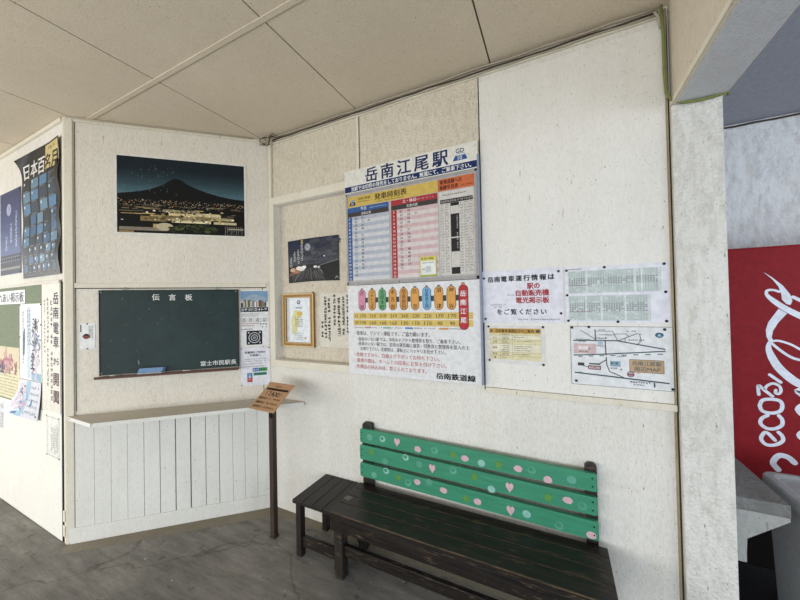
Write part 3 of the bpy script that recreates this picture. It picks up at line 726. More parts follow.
m = MB(); m.box(-4.50, -3.735, .0137, .017, 1.664, 1.774, wht, .002); m.text('ふれあい掲示板', -4.09, 1.719, .080, ink('#33415a'), .0174, width=.66, bold=.02); part(m, 'name_plate', nb, 'white plate with dark lettering')
# ---- papers hanging on the notice board
m = MB(); m.sheet(-3.855, 1.072, -3.428, 1.660, ink('#e9e8e6'), .0150, 4, 6)
rr = random.Random(3)
def at_(a, b): return (-3.85 + a*.418, 1.076 + b*.580)
m.sub = 1
def mess(ca, cb, ra, rb, n, cols, at, w0, sz=.014):
    for q in range(n):
        a, b = rr.gauss(ca, ra), rr.gauss(cb, rb)
        if not (.02 < a < .97 and .02 < b < .97): continue
        x, z = at(a, b); k = sz*rr.uniform(.5, 1.6); th = rr.uniform(0, 3.1)
        m.ribbon([(x - k*math.cos(th), z - k*math.sin(th)), (x + k*.3, z - k*.2), (x + k*math.cos(th + .6), z + k*math.sin(th + .6))], k*rr.uniform(.5, 1.1), ink(rr.choice(cols)), w0 + q*.000004, 2)
m.rect(*at_(.36, .02), *at_(.50, .97), ink('#c3d5e2'), .0154); m.rect(*at_(.55, 0), *at_(.98, .10), ink('#8fbcd2'), .0154); m.rect(*at_(.70, .0), *at_(.78, .45), ink('#e3c3cf'), .01545)
m.ribbon([at_(.22, .66), at_(.20, .50), at_(.19, .34)], [.02, .042, .03], ink('#565d70'), .0157)
mess(.76, .72, .07, .06, 26, ['#4a4650', '#6c6a72', '#8d8a94', '#34323a'], at_, .0158); mess(.74, .50, .09, .07, 34, ['#57647e', '#8d8a94', '#3e3c46', '#9fb0c8', '#c6cdd8'], at_, .0160)
mess(.62, .24, .035, .11, 22, ['#4e5668', '#3e4454', '#6a7284'], at_, .0162, .012); mess(.85, .30, .06, .10, 12, ['#b08a9a', '#d6b3bf', '#cfd6de'], at_, .0164, .010)
for q in range(2): m.bars(at_(0, .45)[1], at_(0, .93)[1], at_(.40 + .09*q, 0)[0], .028, ink('#6f89b4'), .0158, True)
m.bars(at_(0, .2)[1], at_(0, .93)[1], at_(.16, 0)[0], .026, ink('#8a93a8'), .0156, True)
o = tag(m.build('flyer', 'L'), 'white flyer with blue and dark figures, beside the lettered strip of the green notice board', 'flyer')
tacks(o, ((-3.845, 1.652), (-3.436, 1.652), (-3.85, 1.40), (-3.436, 1.50)), .0150, .006)
m = MB(); P = lambda a, b: (-3.83 + a*.40, .785 + b*.285)
m.sheet(-3.84, .785, -3.425, 1.070, ink('#dcdce4'), .0185, 6, 6); m.sub = 6
m.rect(*P(.35, .0), *P(.55, .98), ink('#9cc3d8'), .0189); m.rect(*P(.05, .2), *P(.34, .9), ink('#dccbd5'), .0188)
mess(.2, .72, .06, .08, 14, ['#7b6a78', '#8f8090', '#5f5664'], P, .0190, .010); mess(.3, .4, .14, .2, 40, ['#6fa8cf', '#cfa3b8', '#4d7fae', '#e8e6ee', '#b3c6da', '#d9bccb'], P, .0192, .013)
for q in range(5): m.bars(P(.58, 0)[0], P(.97, 0)[0], P(0, .15 + .17*q)[1], .024, ink('#8b91a2'), .0190)
def warp2(x, y, z):
    b = (1.07 - z)/.285; a = (x + 3.84)/.415
    return (x - .15*(b**2)*(1-a)*1.1 - .05*b*b, y - .05*b*b*(1-a) - .008*b, z + .02*b*b*(1-a))
o = tag(m.build('leaflet', 'L', warp=warp2), 'pink and blue leaflet hanging with a curling lower corner below the notice board flyer', 'leaflet')
pins(o, ((-3.50, .815),), .0099, .029)
m = MB(); m.sheet(-4.60, .886, -3.862, 1.31, ink('#e6dcae'), .0149)
for q in range(9): m.bars(-4.56, -3.90, .91 + .026*q, .012, ink('#b3a778'), .0153)
m.rect(-4.60, 1.14, -3.862, 1.31, ink('#dcc9a0'), .0155)
Y_ = lambda a, b: (-4.40 + a*.53, 1.09 + b*.20)
mess(.50, .40, .14, .17, 34, ['#c07f84', '#b56a72', '#cf9a98', '#a85c66'], Y_, .0158, .026); mess(.28, .22, .06, .08, 10, ['#5b4d5c', '#6b5a66'], Y_, .0161, .024)
tag(m.build('bulletin_sheet', 'L'), 'pale yellow sheet with pink shapes, low on the green notice board', 'sheet')
m = MB(); m.sheet(-3.362, .556, -3.140, .850, ink('#eeece2'), .0111)
for (a, b, x) in ((.60, .79, -3.170), (.60, .80, -3.195), (.58, .76, -3.220), (.62, .78, -3.245), (.60, .77, -3.270)): m.bars(a, b, x, .015, gry, .0115, True)
for a, b, c, d in ((-3.350, .565, -3.348, .840), (-3.152, .565, -3.150, .840), (-3.35, .563, -3.15, .565), (-3.35, .838, -3.15, .840)): m.rect(a, b, c, d, gry, .0115)
o = tag(m.build('note', 'L'), 'white vertical note with a thin border on the white panel, under the lettered strip', 'note')
tacks(o, ((-3.355, .843), (-3.147, .843), (-3.355, .562), (-3.147, .562)), .0111, .005)
m = MB(); m.sheet(-4.60, .605, -4.245, .856, ink('#e9e9e9'), .0111)
for q in range(6): m.bars(.62, .83, -4.27 - .03*q, .018, gry, .0115, True)
for a, b, c, d in ((-4.256, .615, -4.254, .846), (-4.59, .615, -4.254, .617)): m.rect(a, b, c, d, gry, .0115)
tag(m.build('note', 'L'), 'grey-bordered note on the white panel, under the yellow sheet', 'note')

# =================================================================== RECESS ITEMS (on the boarded ticket window, 6 cm back)
W = -RD
m = MB(); u0, u1, z0, z1 = -1.935, -1.435, 1.785, 2.122; m.sub = 8
m.sheet(u0, z0, u1, z1, ink('#2a2e38', .4), W + .003, 8, 6)
G = lambda a, b: (u0 + a*(u1-u0), z0 + b*(z1-z0))
for i in range(6): m.rect(*G(0, .4 + .1*i), *G(1, .5 + .1*i), ink(['#4c4e55', '#41444d', '#363a46', '#2d3240', '#28304a', '#222b45'][i], .4), W + .0034)
m.rect(*G(0, 0), *G(1, .4), ink('#2c2b2d', .4), W + .0034)
for q in range(60):
    a, b = random.uniform(.25, .95), random.uniform(.4, .95); m.disc(*G(a, b), random.uniform(.02, .05), random.uniform(.01, .02), ink(random.choice(['#4a4c55', '#3e414c', '#555760', '#383c48']), .4), W + .0036 + q*.000003, 10)
m.disc(*G(.40, .80), .030, .030, ink('#8f9199'), W + .0042); m.disc(*G(.40, .80), .022, .022, ink('#b5b6bb'), W + .0043); m.disc(*G(.395, .81), .010, .010, ink('#85878f'), W + .0044)
for a, b0, n in ((.285, .92, 5), (.21, .78, 4), (.135, .74, 3), (.06, .62, 3)): m.text('よるのつきと'[:n], G(a, 0)[0], G(0, b0)[1], .030, ink('#e3e3e3'), W + .0045, vert=True, bold=0, gap=.95)
m.rect(*G(.27, .90), *G(.31, .98), ink('#b8a844'), W + .0046)
for q in range(40):
    a = random.uniform(.02, .95); m.ribbon([G(a, random.uniform(.02, .1)), G(.45 + (a-.45)*.55, random.uniform(.2, .33))], .003, ink(random.choice(['#6b6867', '#8d8985', '#4a4846', '#77726c'])), W + .0041 + q*.000004, 1)
for a, b, r, h in ((.10, .30, .030, '#d9b68e'), (.16, .26, .035, '#b87a55'), (.08, .20, .03, '#7d5a48'), (.22, .33, .03, '#f4efe6'), (.32, .34, .025, '#fffdf6'), (.28, .30, .03, '#e8e2d8'), (.14, .33, .016, '#c04a35'), (.55, .33, .018, '#e9e9e4'), (.62, .32, .015, '#d5d4d0'), (.22, .45, .006, '#f2e2c6')): m.disc(*G(a, b), r, r*.55, ink(h), W + .0048 + a*.0002, 12)
m.poly([G(.62, .36), G(1, .46), G(1, 0), G(.75, 0), G(.68, .25)], ink('#1e1d1e', .4), W + .0051); m.ribbon([G(.64, .36), G(1, .465)], .004, ink('#8d8a86'), W + .0053, 1); m.disc(*G(.73, .56), .009, .006, ink('#d8d8d8'), W + .0053); m.ribbon([G(.93, .05), G(.96, .10), G(.98, .06)], .004, ink('#c9c9c9'), W + .0054)
tag(m.build('night_photo', 'B', warp=lambda x, y, z: (x, y - .012*((x-u0)/(u1-u0)-.5)**2*2*(z-z0)/(z1-z0), z + .006*math.sin((x-u0)/(u1-u0)*PI))), 'small dark photo of a moonlit railway station, above the gilt frame', 'photo')
cert = empty('picture_frame', 'B', (-1.832, RD, 1.278), 'narrow gilt frame holding a pale certificate, in the boarded ticket window', 'picture frame')
u0, u1, z0, z1 = -1.990, -1.672, 1.280, 1.700
m = MB()
def ring(b, w0, w1, mat):
    m.prism([(u0, z0), (u1, z0), (u1-b, z0+b), (u0+b, z0+b)], W + w0, W + w1, mat); m.prism([(u0, z1), (u1, z1), (u1-b, z1-b), (u0+b, z1-b)], W + w0, W + w1, mat)
    m.prism([(u0, z0), (u0, z1), (u0+b, z1-b), (u0+b, z0+b)], W + w0, W + w1, mat); m.prism([(u1, z0), (u1, z1), (u1-b, z1-b), (u1-b, z0+b)], W + w0, W + w1, mat)
ring(.034, .001, .020, M_GOLD); ring(.010, .020, .024, ink('#d9b871', .3))
u0 += .026; u1 -= .026; z0 += .026; z1 -= .026; ring(.008, .0200, .0225, ink('#caa45a', .3)); 
part(m, 'frame', cert, 'gilt wooden moulding')
m = MB(); m.rect(-1.96, 1.31, -1.70, 1.67, ink('#e9edf0', .15, .5), W + .010); G = lambda a, b: (-1.956 + a*.252, 1.314 + b*.352)
m.poly([G(.2, .2), G(.38, .18), G(.52, .45), G(.5, .72), G(.3, .72), G(.17, .45)], ink('#e6e0a0'), W + .0104); m.disc(*G(.55, .64), .028, .020, ink('#e8c23e'), W + .0107); m.disc(*G(.42, .60), .022, .014, ink('#f1dd7a'), W + .0106)
m.disc(*G(.5, .90), .019, .016, ink('#6f7a80'), W + .0106); m.disc(*G(.5, .905), .011, .008, ink('#c9cfd2'), W + .0108)
m.rect(*G(.02, .02), *G(.12, .98), ink('#d6dadb'), W + .0105); m.bars(G(.38, 0)[0], G(.66, 0)[0], G(0, .775)[1], .014, blk, W + .0108)
for q in range(5): m.bars(G(.34, 0)[0], G(.68, 0)[0], G(0, .56 - .05*q)[1], .012, ink('#8d8a70'), W + .0108)
for q in range(4): m.bars(G(.30, 0)[0], G(.70, 0)[0], G(0, .2 - .045*q)[1], .010, ink('#a9a9a4'), W + .0108)
m.disc(*G(.76, .1), .010, .010, ink('#d2a08d'), W + .0109)
part(m, 'certificate', cert, 'white certificate with a yellow tower mark')
m = MB(); m.box(-1.693, -1.681, W + .001, W + .012, 1.700, 1.708, M_TACK, .002); part(m, 'hook', cert)
m = MB(); m.sheet(-1.625, 1.288, -1.340, 1.694, ink('#e4dbc8'), W + .0025, 4, 4); m.bt = .2
for x, a, b, h in ((-1.365, 1.34, 1.68, .026), (-1.405, 1.30, 1.68, .026), (-1.445, 1.30, 1.68, .028), (-1.485, 1.45, 1.68, .026), (-1.535, 1.33, 1.67, .027), (-1.570, 1.35, 1.67, .027), (-1.600, 1.36, 1.50, .024)): m.bars(a, b, x, h, blk, W + .0029, True)
tag(m.build('text_sheet', 'B', warp=lambda x, y, z: (x, y - .02*max(0, (1.36 - z)/.08)**2*max(0, (x + 1.5)/.16), z)), 'cream sheet of vertical brush writing, between the gilt frame and the timetable sign', 'sheet')

# =================================================================== STATION SIGN
sg = empty('station_sign', 'B', (-.86, -.012, 1.125), 'tall white station sign with timetable and fare table, above the left half of the bench', 'sign')
S0, S1 = -1.303, -.390; navy = ink('#1d2f63'); cream = ink('#e9e4d6')
w = .0354
m = MB(); m.box(S0 - .004, S1 + .006, .013, .035, 2.372, 2.530, cream, .002)
m.rect(S0 - .002, 2.378, S1 + .004, 2.418, navy, w); m.rect(S0 - .002, 2.418, S1 + .004, 2.422, wht, w)
for ch, x in zip('岳南江尾駅', (-1.090, -.970, -.850, -.730, -.608)): m.text(ch, x, 2.473, .094, navy, w, bold=.03)
m.text('当駅では切符の発売をしておりません。無賃にて、ご乗車下さい。', (S0 + S1)/2 + .01, 2.398, .030, wht, w + .0004, width=.83, bold=.025)
m.poly([(-.530, 2.437), (-.442, 2.437), (-.454, 2.466), (-.515, 2.466)], ink('#2f57a0'), w); m.text('10', -.486, 2.452, .024, wht, w + .0004, bold=.01); m.ribbon([(-.512, 2.470), (-.50, 2.480), (-.486, 2.474), (-.472, 2.480), (-.458, 2.470)], .004, ink('#8fa6cf'), w, 2); m.text('GD', -.486, 2.494, .026, navy, w, bold=.02)
part(m, 'header_board', sg, 'cream header board with navy station name')
# timetable panel
m = MB(); m.box(S0, S1, .013, .028, 1.737, 2.370, ink('#bcb6b2'), .002)
fr_ = ink('#a9a4a0')
for a in ((S0, S0 + .014, 1.737, 2.370), (S1 - .016, S1, 1.737, 2.370), (S0, S1, 2.356, 2.370), (S0, S1, 1.737, 1.756)): m.box(a[0], a[1], .028, .033, a[2], a[3], fr_, .0015)
w = .0284; T1 = 2.348
m.rect(-1.300, 2.275, -.632, T1, ink('#d9b63f'), w); m.rect(-.629, 2.275, -.408, T1, ink('#d7682c'), w)
m.text('発車時刻表', -.955, 2.318, .042, ink('#2b2410'), w + .0004, width=.235, bold=.02); m.bars(-1.06, -.86, 2.286, .010, ink('#7d6a24'), w + .0004)
m.poly([(-1.275, 2.285), (-1.222, 2.285), (-1.230, 2.309), (-1.266, 2.309)], navy, w + .0004); m.disc(-1.248, 2.318, .014, .010, ink('#8fa6cf'), w + .0003); m.text('10', -1.249, 2.297, .016, wht, w + .0007)
m.text('岳南江尾駅', -1.155, 2.326, .018, ink('#2b2410'), w + .0004, width=.10); m.bars(-1.205, -1.11, 2.305, .010, ink('#4a3f18'), w + .0004)
m.text('東海道線への', -.548, 2.328, .027, ink('#2c1508'), w + .0004, width=.135, bold=.02); m.text('乗継早見表', -.560, 2.295, .027, ink('#2c1508'), w + .0004, width=.115, bold=.02); m.bars(-.485, -.415, 2.292, .010, ink('#5c2a12'), w + .0004)
WD = ['07 42', '05 21 47', '20 56', '18 44', '20', '07 37', '20 56', '27 58', '26 56', '27 46', '27 48', '17 46', '10 40', '10 36', '08 35', '10', '03', '']
HD = ['07 38', '01 20 51', '20 56', '18 46', '20', '17 37', '20 56', '26 58', '26 56', '27', '27 48', '17 46', '10 40', '10 37', '08 37', '17', '', '']
for (a, b, ac, h1, st, title, sub, MN) in ((-1.296, -.968, '#3560a0', '#b4bac6', '#d3d2d4', '平日', '吉原方面', WD), (-.950, -.632, '#b62a30', '#d8b6b4', '#dfd3cf', '土・休日', '吉原方面', HD)):
    ai = ink(ac); m.rect(a, 2.238, b, 2.272, ai, w); m.rect(a, 2.208, b, 2.238, ink('#47403c'), w)
    m.text(title, (a+b)/2 - .03, 2.256, .022, wht, w + .0004, bold=.02); m.bars((a+b)/2 + .02, b - .02, 2.254, .009, ink('#d5d8e2'), w + .0004); m.text(sub, (a+b)/2 - .01, 2.223, .018, wht, w + .0004)
    rh = (2.206 - 1.768)/18
    for i in range(18):
        zt = 2.206 - i*rh; m.rect(a + .042, zt - rh, b, zt, ink(h1 if i % 2 == 0 else st), w)
        m.rect(a, zt - rh, a + .040, zt, ai, w); m.text(str(5 + i), a + .02, zt - rh/2, .015, wht, w + .0004, bold=.01)
        for k, t in enumerate(MN[i].split()): m.text(t, a + .072 + .052*k, zt - rh/2, .0155, blk, w + .0004, bold=.012)
# transfer table
tb = ink('#d9d2c8'); m.rect(-.622, 1.768, -.412, 2.270, tb, w)
m.rect(-.616, 2.198, -.418, 2.222, ink('#3b3634'), w + .0003); m.bars(-.612, -.42, 2.210, .014, ink('#cfcac2'), w + .0006); m.bars(-.6, -.45, 2.248, .012, gry, w + .0004)
for x in (-.616, -.584, -.552, -.500, -.468, -.443, -.418): m.rect(x - .0008, 1.772, x + .0008, 2.198, ink('#8d857d'), w + .0004)
for i in range(26):
    z = 2.190 - i*.0161; m.rect(-.616, z - .0076, -.418, z - .0070, ink('#b3aba3'), w + .0003)
    for x in (-.606, -.575, -.489, -.459, -.434): m.bars(x - .004, x + .015, z, .008, ink('#4a4540'), w + .0005)
m.rect(-.551, 1.905, -.501, 2.130, ink('#2b2827'), w + .0007); m.rect(-.551, 1.985, -.501, 1.992, tb, w + .0009); m.rect(-.551, 1.772, -.501, 1.812, ink('#2b2827'), w + .0007); m.rect(-.551, 2.178, -.501, 2.197, ink('#2b2827'), w + .0007)
m.bars(1.92, 2.12, -.512, .010, ink('#cfcac2'), w + .0010, True)
tp = part(m, 'timetable_panel', sg, 'framed timetable with blue and red columns')
for u, z in ((S0 + .007, 2.362), (-.86, 2.363), (S1 - .008, 2.362), (S0 + .007, 1.746), (S1 - .008, 1.746), (-.90, 1.746)):
    m = MB(); m.dome(u, z, .033, .004, M_TACK, 8); part(m, 'screw', tp)
# fare board
m = MB(); m.box(S0, S1, .013, .028, 1.128, 1.734, ink('#e8e6e4'), .002); w = .0284
bk = ink('#2a2626')
for z0, z1 in ((1.505, 1.545), (1.460, 1.499)): m.rect(-1.257, z0, -.432, z1, ink('#e0bf4e'), w)
m.text('大人', -1.233, 1.524, .024, bk, w + .0004, width=.030); m.text('小児', -1.233, 1.479, .024, bk, w + .0004, width=.030)
ST = [('吉原', '#e08aa6', 370, 190), ('ジヤトコ前', '#dc9a2e', 310, 160), ('吉原本町', '#5fae6e', 310, 160), ('本吉原', '#e39a28', 310, 160), ('岳南原田', '#e39a28', 260, 130), ('比奈', '#e8a02c', 220, 110), ('岳南富士岡', '#74b4df', 220, 110), ('須津', '#e8a02c', 170, 90), ('神谷', '#e8a02c', 170, 90)]
XS = [-1.186, -1.107, -1.029, -.951, -.872, -.794, -.715, -.637, -.559]
def capsule(x, za, zb, r, mat, ww): m.poly([(x + r*math.cos(PI*k/10), zb - r + r*math.sin(PI*k/10)) for k in range(11)] + [(x - r*math.cos(PI*k/10), za + r - r*math.sin(PI*k/10)) for k in range(11)], mat, ww)
for i, ((nm, h, f1, f2), x) in enumerate(zip(ST, XS)):
    capsule(x, 1.560, 1.704, .0285, bk, w); capsule(x, 1.563, 1.701, .0255, ink(h), w + .0004)
    m.rect(x + .0285, 1.614, x + .047, 1.648, ink('#4a4644'), w + .0002); m.disc(x, 1.706, .010, .007, gry, w + .0001, 8)
    n = len(nm); hh = min(.030, .118/n)
    for k, ch in enumerate(nm): m.text(ch, x, (1.632 if n == 1 else 1.680 - .096*k/(n-1)), hh, bk, w + .0007, bold=.015)
    m.text(str(f1), x + .004, 1.525, .023, bk, w + .0004, width=.048, bold=.0); m.text(str(f2), x + .004, 1.479, .023, bk, w + .0004, width=.048 if f2 > 99 else .032, bold=0)
capsule(-.486, 1.441, 1.708, .029, bk, w + .0005); capsule(-.486, 1.444, 1.705, .0265, ink('#c3202a'), w + .0008); m.disc(-.486, 1.713, .012, .009, ink('#cc7777'), w + .0006, 8)
for ch, z in zip('岳南江尾', (1.655, 1.603, 1.551, 1.499)): m.text(ch, -.489, z, .034, wht, w + .0011, width=.032, bold=.025); m.bars(z - .015, z + .02, -.468, .006, ink('#e9b6b6'), w + .0011, True)
for a, b, h in ((-1.250, -1.170, None), (-1.167, -1.120, '#c98a97'), (-1.118, -1.030, None), (-1.026, -.972, '#7fb28a'), (-.968, -.885, None), (-.868, -.812, '#4f87c4'), (-.805, -.664, None), (-.640, -.583, '#dd9430'), (-.576, -.465, None)):
    if h: m.rect(a, 1.441, b, 1.452, ink(h), w)
    else: m.bars(a, b, 1.446, .0095, gry, w + .0002)
red = ink('#c0353a')
for s_, a, b, z, h, c in (('・電車は、ワンマン運転です。ご協力願います。', -1.252, -.700, 1.408, .029, bk), ('-係員のいない駅では、中央のドアから整理券を取り、ご乗車下さい。', -1.228, -.510, 1.369, .026, bk),
                          ('-係員のいない駅では、前寄の運賃箱に運賃・回数券と整理券を投入の上', -1.228, -.458, 1.337, .026, bk), ('お降り下さい。定期券は、運転士にハッキリお見せ下さい。', -1.205, -.600, 1.304, .026, bk),
                          ('・危険ですから、白線より下がってお待ち下さい。', -1.255, -.640, 1.262, .028, red), ('・電車の間は、ホームとの段差にお気を付け下さい。', -1.255, -.596, 1.223, .028, red), ('・危険品の持込みは、禁じられております。', -1.255, -.725, 1.182, .028, red)):
    m.text(s_, (a+b)/2, z, h, c, w + .0002, width=b-a, bold=.014)
m.text('岳南鉄道線', -.545, 1.161, .036, ink('#141414'), w + .0002, width=.238, bold=.045)
part(m, 'fare_board', sg, 'white fare board with coloured station capsules')
m = MB(); m.box(S1 + .001, S1 + .012, .013, .036, 1.13, 2.45, ink('#8f98ad'), .002); part(m, 'side_frame', sg)
# wall battens holding the sign
m = MB(); m.box(S0 + .03, S1 - .02, .0015, .0125, 1.30, 1.33, M_TRIM); part(m, 'batten', sg)
m = MB(); m.box(S0 + .12, S1 - .02, .0105, .0125, 2.20, 2.23, M_TRIM); part(m, 'batten', sg)
# yellow leaflet stuck on the timetable
m = MB(); m.sheet(-.752, 1.766, -.645, 1.890, ink('#e0d04e'), .0345); w = .0349
m.rect(-.746, 1.778, -.651, 1.862, ink('#e9ece6'), w); m.text('運行情報', -.695, 1.876, .013, ink('#4d5a1e'), w, width=.06); m.bars(-.740, -.66, 1.850, .008, ink('#4a6a86'), w + .0003); m.rect(-.714, 1.79, -.682, 1.828, ink('#c9cdc8'), w + .0003); m.rect(-.752, 1.766, -.645, 1.775, ink('#9ab83e'), w); m.disc(-.738, 1.877, .006, .005, ink('#3a4a80'), w + .0002, 8); m.bars(-.742, -.72, 1.81, .012, ink('#6d7f52'), w + .0003)
tag(m.build('leaflet'), 'small yellow-edged leaflet stuck over the red timetable column', 'leaflet')

# =================================================================== RIGHT BAY NOTICES
W = .0085
m = MB(); m.sheet(-.379, 1.483, .035, 1.777, ink('#e9e7ee'), W + .0016, 4, 3); w = W + .0020
for ch, x in zip('岳南電車運行情報は', (-.332, -.296, -.259, -.220, -.181, -.141, -.101, -.060, -.020)): m.text(ch, x, 1.728 + .004*(x + .33), .031, blk, w, bold=.045)

m.bars(-.335, -.255, 1.584, .008, gry, w); m.bars(-.318, -.27, 1.571, .009, gry, w); m.text('または', -.224, 1.638, .012, gry, w, bold=.01)
rd = ink('#b3202c')
m.text('駅の', -.108, 1.685, .033, rd, w, width=.062, bold=.045); m.text('自動販売機', -.115, 1.647, .033, rd, w, width=.165, bold=.045); m.text('電光掲示板', -.115, 1.608, .033, rd, w, width=.165, bold=.045)
for ch, x in zip('をご覧ください', (-.286, -.247, -.211, -.172, -.135, -.097, -.060)): m.text(ch, x, 1.545, .031, blk, w, bold=.03)
m.bars(-.19, .02, 1.503, .009, gry, w)
o = tag(m.build('notice'), 'white notice with black and red headlines, directly right of the station sign', 'notice')
tacks(o, ((-.368, 1.737), (.015, 1.755), (-.365, 1.505), (.022, 1.535)), W + .0016)
# timetable sheet
m = MB(); m.sheet(.045, 1.487, .470, 1.770, ink('#eceaf0'), W + .0016, 4, 3); w = W + .0020
gn = ink('#dfe6e2'); gl = ink('#b9c8bf'); gd = ink('#8a8f92')
m.text('岳南電車 時刻表', .09, 1.759, .007, blk, w, width=.06)
for a, b, z0, z1, n in ((.060, .438, 1.638, 1.748, 13), (.060, .396, 1.500, 1.622, 14)):
    m.rect(a, z0, b, z1, gn, w)
    for i in range(n + 1): z = z0 + (z1-z0)*i/n; m.rect(a, z - .0006, b, z + .0006, gl, w + .0003)
    k = int((b-a)/.0105)
    for i in range(k + 1): x = a + (b-a)*i/k; m.rect(x - .0005, z0, x + .0005, z1, gl, w + .0003)
    for i in range(n):
        z = z0 + (z1-z0)*(i + .5)/n; dk_ = .35 < (i + .5)/n < .68
        x = a + .003
        while x < b - .008:
            if random.random() < .9: m.rect(x, z - .0022, x + .006, z + .0022, ink('#6d6672') if dk_ else ink('#b4c2b9'), w + .0006)
            x += .0105
    m.rect(a, z0 + (z1-z0)*.34, a + .1, z0 + (z1-z0)*.36, ink('#8a4a52'), w + .0008)
    for q in range(3): x = a + random.uniform(.05, b-a-.05); m.rect(x, z0, x + .008, z1, ink('#e3e8e4'), w + .0007)
o = tag(m.build('timetable_sheet'), 'white sheet of dense pale green timetable grids, above the map by the pillar', 'timetable')
tacks(o, ((.052, 1.755), (.218, 1.762), (.452, 1.762), (.052, 1.628), (.455, 1.632), (.055, 1.497), (.268, 1.493), (.455, 1.497)), W + .0016)
# yellow fare class table
m = MB(); m.sheet(-.358, 1.258, -.058, 1.468, ink('#e6e2dc'), W + .0016); w = W + .0020
a, b = -.346, -.076
m.rect(a, 1.280, b, 1.452, ink('#e6d9a6'), w); m.rect(a, 1.425, b, 1.453, ink('#d2a13c'), w + .0002); m.text('岳南電車運賃区分のご案内', -.212, 1.439, .018, ink('#43330f'), w + .0004, width=.200, bold=.03)
m.disc(-.334, 1.439, .008, .008, ink('#6b6a52'), w + .0005, 12); m.disc(-.092, 1.439, .011, .008, ink('#3d5a66'), w + .0005, 12)
for z0, z1, c in ((1.394, 1.414, '#efe6c6'), (1.322, 1.366, '#efe6c6')): m.rect(a, z0, b, z1, ink(c), w + .0002)
for z in (1.414, 1.391, 1.366, 1.322, 1.300): m.rect(a, z - .0006, b, z + .0006, ink('#a08c50'), w + .0004)
for x in (-.288, -.222): m.rect(x - .0006, 1.280, x + .0006, 1.425, ink('#a08c50'), w + .0004)
bn = ink('#5a4c30')
for z, t in ((1.402, '大人'), (1.378, '小児'), (1.346, '幼児'), (1.311, '乳児'), (1.290, '障')): m.text(t, -.316, z, .012, bn, w + .0005, bold=.02)
for z in (1.419, 1.404, 1.396, 1.382, 1.372, 1.356, 1.345, 1.334, 1.326, 1.314, 1.304, 1.290): m.bars(-.280, -.235, z, .007, bn, w + .0005)
for z in (1.404, 1.382, 1.355, 1.344, 1.332, 1.310): m.bars(-.214, -.214 + random.uniform(.06, .13), z, .007, bn, w + .0005)
o = tag(m.build('notice'), 'small yellow table of fare classes, below the black and red headline notice', 'notice')
tacks(o, ((-.350, 1.462), (-.066, 1.462), (-.348, 1.272), (-.068, 1.262)), W + .0016)
# area map
m = MB(); u0, u1, z0, z1 = .062, .478, 1.174, 1.470
m.sheet(u0, z0, u1, z1, ink('#e9e9e8'), W + .0016); w = W + .0020
def G(x, y): return (u0 + .006 + (x - 35)/(760 - 35)*.408, z1 - (y - 45 - 4*(x-35)/725*0)/(445)*.296 + 0)
g0 = ink('#6d6a66')
for e in ((u0, z0, u1, z0 + .002), (u0, z1 - .002, u1, z1), (u0, z0, u0 + .002, z1), (u1 - .002, z0, u1, z1)): m.rect(*e, g0, w)
rl = ink('#4d6066'); rk = ink('#3a3a3e')
for p, wd, c in (([(50, 155), (290, 150), (385, 150), (520, 172), (705, 200)], .0055, rl), ([(50, 268), (300, 250), (705, 214)], .0055, rl), ([(55, 400), (300, 412), (480, 422), (725, 435)], .0065, rl),
                 ([(292, 150), (296, 260), (300, 330), (320, 378), (370, 395), (420, 415)], .004, rk), ([(105, 75), (215, 140)], .0025, rk), ([(218, 70), (220, 150)], .004, rk), ([(220, 82), (350, 80)], .002, rk), ([(350, 82), (385, 150)], .0025, rk),
                 ([(365, 102), (445, 98)], .0022, rk), ([(445, 98), (465, 118)], .0022, rk), ([(392, 148), (520, 95)], .0028, rk), ([(540, 100), (548, 150), (520, 172)], .0025, rk), ([(245, 325), (296, 292)], .004, rk), ([(520, 95), (555, 100)], .002, rk), ([(440, 128), (435, 155)], .0022, rk), ([(120, 345), (160, 352)], .003, rk)):
    m.ribbon([G(*q) for q in p], wd, c, w + .0002, 1)
m.ribbon([G(55, 280), G(300, 264), G(715, 232)], .0065, wht, w + .0003, 1)
for i in range(8): x = 85 + i*82; y = 278 - (x-55)*.069; m.ribbon([G(x, y), G(x + 30, y - 2)], .0045, ink('#3d6f8c'), w + .0005, 1)
def R_(x0, y0, x1, y1, c, ww): m.rect(*G(x0, y1), *G(x1, y0), ink(c), ww)
R_(50, 178, 222, 252, '#d9b9b6', w + .0002); R_(85, 195, 160, 222, '#efe4e2', w + .0004); m.bars(G(90, 0)[0], G(165, 0)[0], G(0, 238)[1], .008, rk, w + .0005); m.bars(G(165, 0)[0], G(195, 0)[0], G(0, 214)[1], .010, rk, w + .0005)
for x0, x1, y, h in ((68, 180, 145, .007), (85, 155, 160, .007), (248, 365, 108, .007), (290, 330, 132, .012), (245, 295, 72, .007), (445, 520, 78, .007), (460, 575, 142, .008), (225, 285, 135, .009), (225, 290, 192, .007), (360, 450, 262, .008), (325, 390, 352, .010), (395, 425, 358, .010), (85, 150, 398, .010), (465, 610, 442, .010), (490, 560, 462, .008)):
    m.bars(G(x0, 0)[0], G(x1, 0)[0], G(0, y)[1], h, rk, w + .0006)
R_(325, 298, 400, 338, '#8fb0c0', w + .0002); m.bars(G(330, 0)[0], G(398, 0)[0], G(0, 318)[1], .016, ink('#31566d'), w + .0004); R_(238, 152, 275, 185, '#b9c6d6', w + .0004)
R_(78, 322, 128, 345, '#4a4744', w + .0003); R_(165, 322, 250, 333, '#4a5a5e', w + .0003); R_(158, 340, 255, 370, '#8f3f42', w + .0003); m.text('岳南江尾駅', *G(206, 355), .011, wht, w + .0006, width=.048, bold=.02)
R_(463, 280, 698, 372, '#3f3424', w + .0003); R_(466, 283, 695, 369, '#c9a478', w + .0005); m.poly([G(530, 368), G(505, 385), G(560, 368)], ink('#c9a478'), w + .0005); 
